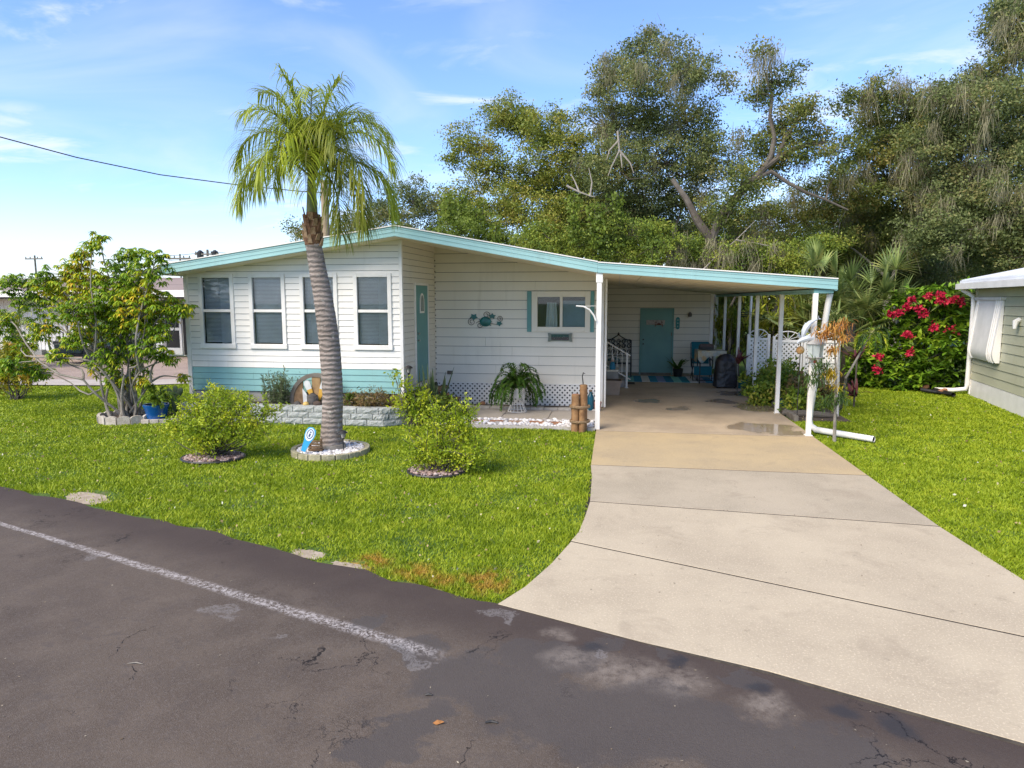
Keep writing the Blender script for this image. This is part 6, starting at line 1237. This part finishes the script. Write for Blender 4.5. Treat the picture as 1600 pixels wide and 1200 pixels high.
for k in range(34):
    b_ = Vector((c_.x+random.gauss(0,.12),12.6+random.gauss(0,.08),.26)); d = Vector((random.gauss(0,.32),random.gauss(0,.22),1)).normalized(); L_ = random.uniform(.3,.72); mb.tube([b_,b_+d*L_*.6,b_+d*L_+Vector((0,0,.05))],[.007,.005,.003],4); tt = rng.random(60)[:,None]; V.append(leaf_quads(np.array(b_)+np.array(d)*L_*(.15+.9*tt)+rng.normal(0,.012,(60,3)), .075, .18, -.7))
mb.build('stems', m_bark, o); polys('foliage', np.concatenate(V), m_rosem, o)
c_ = at(582,628,12.6); shrub('bronze_groundcover', 'spreading bronze-green groundcover in the raised bed', (c_.x,12.6,.285), [((c_.x+dx,12.6+dy,.36+dz),r) for dx,dy,dz,r in ((-.45,0,0,.13),(-.2,-.05,.04,.17),(.05,0,.06,.19),(.32,0,.03,.16),(.55,.05,-.02,.12),(.15,.1,.14,.1),(-.05,-.15,0,.14))], m_bronze, .085, 70, 12, .045, 16, aspect=.2)
c_ = at(548,630,12.55); shrub('bedding_plant', 'small bright green potted plant behind the palm trunk', (c_.x,12.55,.285), [((c_.x,12.55,.46),.10)], m_vine, .06, 60, 12, .03, 6, aspect=.7, cat='plant'); 
c_ = at(340,612,12.6); blades('grass_tuft', 'thin dark grassy tuft against the teal siding', (c_.x,12.7,.285), 40, .45, .014, m_snake, .6, .22, 5, 'grass', .15)
c_ = at(425,638,12.45); shrub('gold_bedding', 'golden leafy filler at the left end of the block wall', (c_.x-.6,12.45,.285), [((c_.x-.9,12.45,.40),.17),((c_.x-.6,12.45,.36),.16),((c_.x-1.2,12.5,.42),.18)], m_gold, .05, 60, 18, .05, 10)
# cactus pads by the house corner
m_cact = pm('cactus_green',(.05,.085,.04),(.08,.11,.055),9,.5); c_ = at(273,620,12.6); o = thing('prickly_pear', 'small dark prickly pear cactus by the house corner', 'cactus', (c_.x,12.6,0))
for dx,z,a,s in ((0,.12,0,.15),(-.09,.36,-.5,.12),(.11,.38,.6,.12),(.02,.42,.1,.11),(-.02,.20,0,.13)):
    mb = MB(); mb.ball((0,0,0), 1, 10, 7); ca_, sa_ = math.cos(a), math.sin(a); mb.v = [(c_.x+dx+(x*s*.55)*ca_+(zq*s)*sa_, 12.6+y*s*.18, z+.1-(x*s*.55)*sa_+(zq*s)*ca_) for x,y,zq in mb.v]; mb.build('pad', m_cact, o, smooth=True)
c_ = at(300,632,12.2); shrub('low_plant', 'low dark filler plants between the blue pot and the raised bed', (-8.4,12.2,0), [((-8.30,12.4,.12),.16),((-8.1,12.35,.15),.18),((-9.2,12.6,.2),.18)], m_fernl, .08, 40, 14, .05, 12, cat='plant')
# plants under and beside the carport
c_ = at(1060,570,21.4); o = blades('potted_plant', 'dark leafy potted plant beside the side door', (c_.x,21.5,.25), 16, .5, .10, m_fern, .6, .25, 4, 'potted plant', .04); MB().lathe((c_.x,21.5,0), [(.12,0),(.16,.26),(.14,.26),(.13,.2)], 14).build('pot', m_black, o, smooth=True)
c_ = at(1152,575,18.4); o = blades('ti_plant', 'dark red ti plant in front of the carport posts', (c_.x,18.3,.72), 22, .42, .07, m_ti, .75, .16, 5, 'ti plant', .02); MB().tube([(c_.x,18.3,-.02),(c_.x+.02,18.3,.4),(c_.x,18.3,.76)], .018, 6).build('stem', m_bark, o)
q = gd(1338,600); 
for px, py, lab in ((1336,602,'red ti plant low at the edge of the right lawn'),(1340,545,'reddish ti plant behind the slender white trunk')):
    Y = 16.0 if py > 580 else 17.5; c_ = at(px,py,Y); o = blades('ti_plant', lab, (c_.x,Y,max(.02,c_.z-.25)), 18, .45, .075, m_ti, .8, .2, 5, 'ti plant', .03); MB().tube([(c_.x,Y,-.02),(c_.x,Y,max(.06,c_.z-.2))], .02, 6).build('stem', m_bark, o)
for bx_, Yq, lab in ((at(1160,598,19.0).x,19.0,'strap-leaved bromeliad in the bowl by the covered grill'),(at(1237,630,15.2).x,15.2,'yellow-green bromeliad in the bowl behind the front post')): blades('bromeliad', lab, (bx_,Yq,.19), 30, .42, .06, m_strap, .65, .16, 5, 'bromeliad', .05)
m_mixed = lm('mixed_bed_leaves', [(0.078,0.137,0.0187),(0.156,0.237,0.025),(0.273,0.346,0.0343),(0.468,0.4,0.0624)], .25, .5, 2)
for k,(px,py,Y,r,lab) in enumerate(((1195,600,17.6,.42,'bushy green plant inside the carport bed by the third post'),(1200,625,16.2,.36,'low green bedding plant beside the third post'),(1235,600,16.6,.38,'mixed green bedding plant before the lattice gates'),(1262,605,15.8,.34,'leafy bedding plant beside the front post'),(1215,585,18.4,.36,'tall green plant close to the lattice gate'),(1250,622,15.0,.25,'small flowering bedding plant by the teal bowl'))):
    c_ = at(px,py,Y); zc_ = max(c_.z,.18); shrub('bedding_plant', lab, (c_.x,Y,0), [((c_.x,Y,zc_),r),((c_.x-.2,Y-.1,zc_*.7),r*.8),((c_.x+.22,Y,zc_*.75),r*.8)], m_mixed if k != 3 else m_bronze, .10, 34, 12, .07, 10, aspect=.5, cat='plant', group='plants in the carport bed')
# tall yellow-green shrubs behind the gates
m_ylong = lm('long_yellow_leaves', [(0.104,0.143,0.0144),(0.221,0.26,0.0216),(0.39,0.39,0.036),(0.468,0.429,0.072)], .35, .4, 1.5)
for k,(px,py,Y,rpx,lab) in enumerate(((1140,515,23.5,26,'yellow-green shrub seen between the rear carport posts'),(1175,505,22.5,26,'leafy shrub behind the second lattice gate'),(1225,500,21.5,34,'large long-leaved dracaena behind the lattice gates'),(1265,500,22.0,30,'green shrub behind the front post'))):
    c_ = at(px,py,Y); r = rpx*mpp(Y); o = thing('tall_shrub', lab, 'shrub', (c_.x,Y,0), 'shrubs behind the lattice gates'); mb = MB(); V = []; nt = 110
    T = np.array(c_)+unit(rng.normal(size=(nt,3)))*(rng.random((nt,1))**.5)*np.array([r*1.25,r,r*1.9])
    for q in T:
        nl = 12; V.append(strips(np.tile(q,(nl,1)), rng.normal(0,1,(nl,3))+np.array([0,0,.4]), np.full(nl,.30 if k==2 else .2)*(.6+.6*rng.random(nl)), np.full(nl,.045), np.full(nl,.25), 3))
    for q in T[::9]: mb.tube(path((c_.x,Y,-.05), Vector(q), 5, .08), [.03,.026,.022,.018,.012,.008], 5)
    mb.build('stems', m_bark, o); Vc = np.concatenate([v.reshape(3,-1,4,3) for v in V],1).reshape(-1,4,3); strip_obj('foliage', Vc, m_ylong if k in (0,2) else m_mixed, o, 3)
# fan palms (palmetto clump)
m_fan = lm('palmetto', [(0.0975,0.146,0.0385),(0.176,0.234,0.0612),(0.273,0.332,0.0963),(0.39,0.39,0.122)], .25, .45, 2)
o = thing('palmetto', 'large grey-green fan palm clump right of the carport', 'palm', (6.0,20.5,0))
V = []; pc = at(1330,455,20.5)
for k in range(64):
    az, el = random.uniform(0,6.283), R(random.uniform(5,85)); L_ = random.uniform(.8,1.5); org = Vector((pc.x+random.gauss(0,.55),20.9+random.gauss(0,.4),1.45+random.gauss(0,.4)))
    d = Vector((math.cos(az)*math.cos(el),math.sin(az)*math.cos(el),math.sin(el))); hub = org+d*L_; s = d.cross(Vector((0,0,1))).normalized(); u = s.cross(d)
    pet = MB().tube([org-Vector((0,0,.9))*(.3), org+d*L_*.5, hub], [.016,.013,.010], 5).build('petiole', m_rach, o)
    n = 26; th = np.linspace(-1.75,1.75,n); dd = np.array([d*math.cos(a)+s*math.sin(a)+u*.15*math.cos(a*2) for a in th])
    fan = strip_obj('fan', strips(np.tile(np.array(hub),(n,1)), dd, np.full(n,.72)*(.8+.3*np.cos(th*.7)), np.full(n,.060), np.full(n,.14), 4), m_fan, pet, 4)
MB().tube([(pc.x,20.5,-.1),(pc.x+.05,20.5,.9),(pc.x,20.5,1.7)], [.2,.18,.16], 10).build('trunk', m_bark, o, smooth=True)
p = at(18,455,21); o2 = thing('feather_palm', 'small bushy palm beyond the side drive by the far house', 'palm', (p.x,21,0))
MB().tube([(p.x,21,-.05),(p.x,21,1.5)], [.15,.12], 9).build('trunk', m_bark, o2, smooth=True)
for k in range(16): frond(o2, Vector((p.x,21,1.45)), k*2.4, R(random.uniform(10,75)), 1.6, 1.2, m_fan, .42, 30, .2, .035, seg=3)
# red-flowered shrub
m_fl = lm('broad_green_leaves', [(0.0662,0.135,0.0132),(0.123,0.237,0.0185),(0.208,0.355,0.0264),(0.359,0.473,0.037)], .3, .4, 1.2); m_red = lm('red_bracts', [(.30,.008,.035),(.48,.012,.05),(.60,.04,.06)], .2, .5, 6)
o = thing('flowering_shrub', 'broad-leaved green shrub covered with crimson flower heads by the green house', 'shrub', (7.8,19.9,0))
spec = [(1365,560,38),(1400,520,44),(1440,490,40),(1485,480,32),(1390,590,30),(1440,560,52),(1490,540,44),(1350,590,26),(1480,590,34),(1430,595,34),(1410,475,24),(1460,462,22),(1505,500,28),(1505,575,26),(1340,560,22),(1500,455,16)]
V = []; mb = MB()
for x,y,r in spec:
    c_ = at(x,y,19.9+rng.uniform(-.5,.4)); rr = r*mpp(19.9,7); nt = int(70*(rr/.7)**2)+8; T = np.array(c_)+unit(rng.normal(size=(nt,3)))*(rng.random((nt,1))**.4)*rr
    mb.tube(path((7.8+rng.normal(0,.4),20.1,-.05), c_, 5, .08), [.03,.028,.024,.02,.016,.01], 5)
    for q in T:
        nl = 9; V.append(strips(np.tile(q,(nl,1)), rng.normal(0,1,(nl,3))*np.array([1,1,.5])+np.array([0,-.25,.25]), np.full(nl,.19)*(.7+.6*rng.random(nl)), np.full(nl,.095), np.full(nl,.28), 3))
mb.build('stems', m_bark, o); Vc = np.concatenate([v.reshape(3,-1,4,3) for v in V],1).reshape(-1,4,3); strip_obj('foliage', Vc, m_fl, o, 3)
for x,y,s in ((1392,490,.15),(1405,489,.13),(1418,480,.14),(1436,483,.17),(1444,490,.15),(1459,511,.18),(1484,517,.18),(1418,523,.14),(1422,551,.14),(1374,557,.15),(1371,577,.16),(1470,462,.16),(1467,470,.13),(1490,468,.15),(1502,471,.13),(1452,462,.11),(1478,472,.11),(1425,468,.09)):
    c_ = at(x,y,19.15); n = 70; polys('flower_head', leaf_quads(np.array(c_)+rng.normal(0,s*.27,(n,3)), .085, .7), m_red, o, kind='stuff')
# slender orange-leaved tree, papaya-like stems near the downspout
m_orange = lm('orange_dry_leaves', [(.30,.12,.03),(.48,.22,.05),(.58,.34,.07)], .3, .6, 4); m_yel = lm('yellow_leaves', [(.42,.30,.02),(.60,.42,.03)], .35, .5, 4); m_dgreen = lm('fine_green_leaves', [(.03,.07,.015),(.06,.11,.025),(.10,.16,.03)], .25, .5, 4)
Y = 12.0; b_ = at(1304,682,Y); o = thing('slender_sapling', 'slender sapling with orange, yellow and green drooping leaf tufts by the downspout', 'sapling', (b_.x,Y,0))
MB().tube([(b_.x,Y,-.03),tuple(at(1305,640,Y)),tuple(at(1306,580,Y)),tuple(at(1304,530,Y))], [.032,.022,.018,.012], 7).build('stem', m_palebark, o, smooth=True)
for px,py,m,n,s,nm in ((1300,515,m_orange,150,.085,'orange_leaves'),(1318,505,m_orange,90,.06,'orange_leaves'),(1286,520,m_orange,80,.06,'orange_leaves'),(1318,525,m_orange,80,.06,'orange_leaves'),(1300,545,m_orange,60,.05,'orange_leaves'),(1297,582,m_yel,120,.06,'yellow_leaves'),(1284,570,m_dgreen,140,.08,'green_leaves'),(1272,590,m_dgreen,140,.09,'green_leaves'),(1312,618,m_dgreen,120,.09,'green_leaves'),(1298,625,m_dgreen,120,.09,'green_leaves'),(1306,600,m_yel,30,.05,'yellow_leaves')):
    c_ = at(px,py,Y); tip = Vector(c_); V = strips(np.array(c_)+rng.normal(0,s,(n,3))*np.array([1,1,.7]), rng.normal(0,.6,(n,3))+np.array([0,0,-.4]), .16*(.6+.6*rng.random(n)), np.full(n,.016), np.full(n,.5), 3); f_ = strip_obj(nm, V, m, o, 3); MB().tube([tuple(at(1305,py+14,Y)), tip], .006, 4).build('twig', m_palebark, f_)
Y = 14.3; o = thing('papaya_sapling', 'slender bare grey stem leaning right with a feathery yellow-green top', 'sapling', tuple(gd(1320,640))); g0 = gd(1313,640)
MB().tube([(g0.x,g0.y,-.03),tuple(at(1322,590,Y)),tuple(at(1345,550,Y)),tuple(at(1362,520,Y))], [.03,.026,.02,.014], 7).build('stem', m_palebark, o, smooth=True)
for k in range(13):
    frond(o, at(1362,520,Y), k*2.4, R(random.uniform(-10,60)), .5, 1.6, m_gold if k%2 else m_dgreen, .13, 22, .2, .018, seg=3, r0=.006)
Y = 14.6; o = thing('white_sapling', 'straight whitish slender trunk beside the orange-leaved sapling', 'sapling', (at(1310,640,Y).x,Y,0)); MB().tube([(at(1309,640,Y).x,Y,-.03),tuple(at(1310,580,Y)),tuple(at(1312,500,Y))], [.03,.027,.02], 7).build('stem', pm('white_bark',(.6,.58,.53),(.42,.40,.36),14,.8), o, smooth=True); c_ = at(1312,495,Y); strip_obj('leaves', strips(np.array(c_)+rng.normal(0,.1,(60,3)), rng.normal(0,.7,(60,3)), np.full(60,.3), np.full(60,.04), np.full(60,.3), 3), m_fan, o, 3)
# distant hedge right of gates (lawn's end) and orange fallen leaves on lawn
# litter on the road
m_leafl = pm('dry_leaf',(.45,.20,.06),(.3,.12,.03),20,.8)
for k,(px,py,s,lab) in enumerate(((685,1130,.035,'dry orange leaf lying on the wet asphalt'),(212,1037,.05,'thin pale twig lying on the asphalt'),(768,1129,.035,'black scrap lying on the wet asphalt'),(670,1086,.02,'small black scrap lying on the asphalt'))):
    q = gd(px,py,-.003); mb = MB(); a = k*1.1
    if k == 0: mb.add([(q.x+s*x, q.y+s*y_, -.004+z) for x,y_,z in ((-.9,-.2,.004),(-.3,.5,.010),(.5,.6,.004),(1,0,.012),(.3,-.3,.006),(-.2,-.6,.004))], [(0,5,4,3,2,1)])
    else: mb.tube([(q.x-s,q.y-.2*s,.0),(q.x,q.y+.1*s,.003),(q.x+s,q.y,.0)], [.002,.004,.002] if k == 1 else [.006,.008,.005], 5)
    o = mb.build(('fallen_leaf','twig','scrap','scrap')[k], m_leafl if k == 0 else (m_palebark if k == 1 else m_black), None, (q.x,q.y,-.006)); tag(o, lab, ('leaf','twig','scrap','scrap')[k])

# ---------------------------------------------------------------- lawn blades
def inpoly(x, y, poly):
    r = np.zeros(len(x), bool); n = len(poly)
    for i in range(n):
        (xa, ya), (xb, yb) = poly[i], poly[(i+1)%n]; c_ = ((ya > y) != (yb > y)) & (x < (xb-xa)*(y-ya)/(yb-ya+1e-12)+xa); r ^= c_
    return r
t = NT('grass_blades'); isl = t.island(); P = t.pos()
f = t.math('ADD', t.math('MULTIPLY', isl, .5), t.math('MULTIPLY', t.ss(t.noise(2.3,6,.68),.28,.72), .5)); r_ = t.n('ShaderNodeValToRGB', {0: f}); e_ = r_.color_ramp.elements
e_[0].position = .08; e_[0].color = (.14,.20,.009,1); e_[1].position = .92; e_[1].color = (.47,.51,.040,1); q = e_.new(.5); q.color = (.29,.385,.016,1)
colg = r_.outputs[0]; dry = None
for (px, py, r) in ((575,875,.34),(650,890,.30),(760,905,.40),(690,905,.2),(1325,620,.3)):
    q = gd(px, py); b = t.math('MULTIPLY', t.blob(P, q.x, q.y, r, .2), t.ss(t.noise(7,4),.38,.58)); dry = b if dry is None else t.math('MAXIMUM', dry, b)
colg = t.mix(t.math('MULTIPLY', dry, .85), colg, (.50,.28,.05)); m_blade = t.out(colg, .5, None, .25, 0, .3)
def lawn(name, label, x0, x1, y0, y1, N, test):
    x = rng.uniform(x0,x1,N); y = rng.uniform(y0,y1,N); d = np.hypot(x,y); keep = (rng.random(N) < np.minimum(1,(5.0/d)**1.5)) & test(x,y)
    for b in BEDS:
        if b[0] == 'ell': keep &= ((x-b[1])/b[3])**2+((y-b[2])/b[4])**2 > 1
        else: keep &= ~inpoly(x,y,b[1])
    for tx_, ty_, tr_ in THIN: keep &= ~((np.hypot(x-tx_, y-ty_) < tr_*(.6+.5*rng.random(N))) & (rng.random(N) < .8))
    nz_ = np.sin(x*3.1+1.3*np.sin(y*2.3))*np.sin(y*3.7+1.1*np.sin(x*2.9)); keep &= rng.random(N) < .80+.25*nz_
    x, y, d = x[keep], y[keep], d[keep]; n = len(x); h = (.024+.020*rng.random(n))*(1+.25*nz_[keep]); w = .0065*np.maximum(1,d/6.5); a = rng.uniform(0,6.283,n); le = rng.uniform(.2,1.3,n)*h; la = rng.uniform(0,6.283,n)
    B = np.stack([x,y,np.full(n,-.03)],1); s = np.stack([np.cos(a)*w,np.sin(a)*w,np.zeros(n)],1); T = B+np.stack([np.cos(la)*le,np.sin(la)*le,h],1)
    o = polys(name, np.stack([B-s,B+s,T],1), m_blade, None, ((x0+x1)/2,(y0+y1)/2,0), kind='stuff'); print(name, n); return tag(o, label, 'grass')
lawn('grass', 'bright green mown lawn in front of the mobile home', -20,-.3,5,18.2,2100000, lambda x,y: (y > road_y(x)+.02+.05*np.sin(x*7)+.03*np.sin(x*17)) & ((x < drv_left(np.clip(y,5.02,12.2))-.005+.022*np.sin(y*9.1)*np.sin(y*23)) | (y > 12.3)) & ~((x > -8.8) & (y > 12.9)) & ~((x < -9) & (y > 14.95+np.interp(x,[-32,-13.2,-9.4],[0,2.0,4.1]))))
lawn('grass', 'bright green mown lawn right of the driveway', 3.38,10.5,3,19.9,1500000, lambda x,y: (y > road_y(x)+.05) & (x > drv_right(y)+.005+.022*np.sin(y*8.3)*np.sin(y*21)) & ~((x > 8.2+(y-15.2)*.171) & (y < 18.9)))

# clover heads, dry bits and shell crumbs lying in the turf and on the slabs
n = 900; x = rng.uniform(-12,-.5,n); y = rng.uniform(5.4,12,n); k_ = y > road_y(x)+.15; x, y = x[k_], y[k_]
x2 = rng.uniform(3.6,8,400); y2 = rng.uniform(5,17,400); P_ = np.stack([np.concatenate([x,x2]), np.concatenate([y,y2]), rng.uniform(.004,.02,len(x)+400)],1)
o = polys('lawn_litter', leaf_quads(P_, .035, .7), lm('lawn_litter_tones', [(.60,.60,.50),(.42,.32,.14),(.20,.13,.06),(.55,.50,.25)], .1, .8), None, (-4,9,0), kind='stuff'); tag(o, 'pale clover heads and dry leaf bits scattered over the lawns', 'litter')
n = 260; x = rng.uniform(-.3,3.3,n); y = rng.uniform(5.3,12.5,n); xr = rng.uniform(-6,2,240); yr = rng.uniform(2.4,6,240); k_ = yr < road_y(xr)-.1
P_ = np.concatenate([np.stack([x,y,np.full(n,.003)],1), np.stack([xr[k_],yr[k_],np.full(k_.sum(),-.004)],1)]); q_ = leaf_quads(P_, .018, .6); q_[:,:,2] = P_[:,None,2]+.004*rng.random((len(P_),4))
o = polys('paving_litter', q_, lm('paving_litter_tones', [(.05,.04,.03),(.16,.11,.06),(.35,.30,.22),(.08,.06,.04)], 0, .9), None, (1,8,0), kind='stuff'); tag(o, 'tiny dry bits scattered over the driveway and road', 'litter')
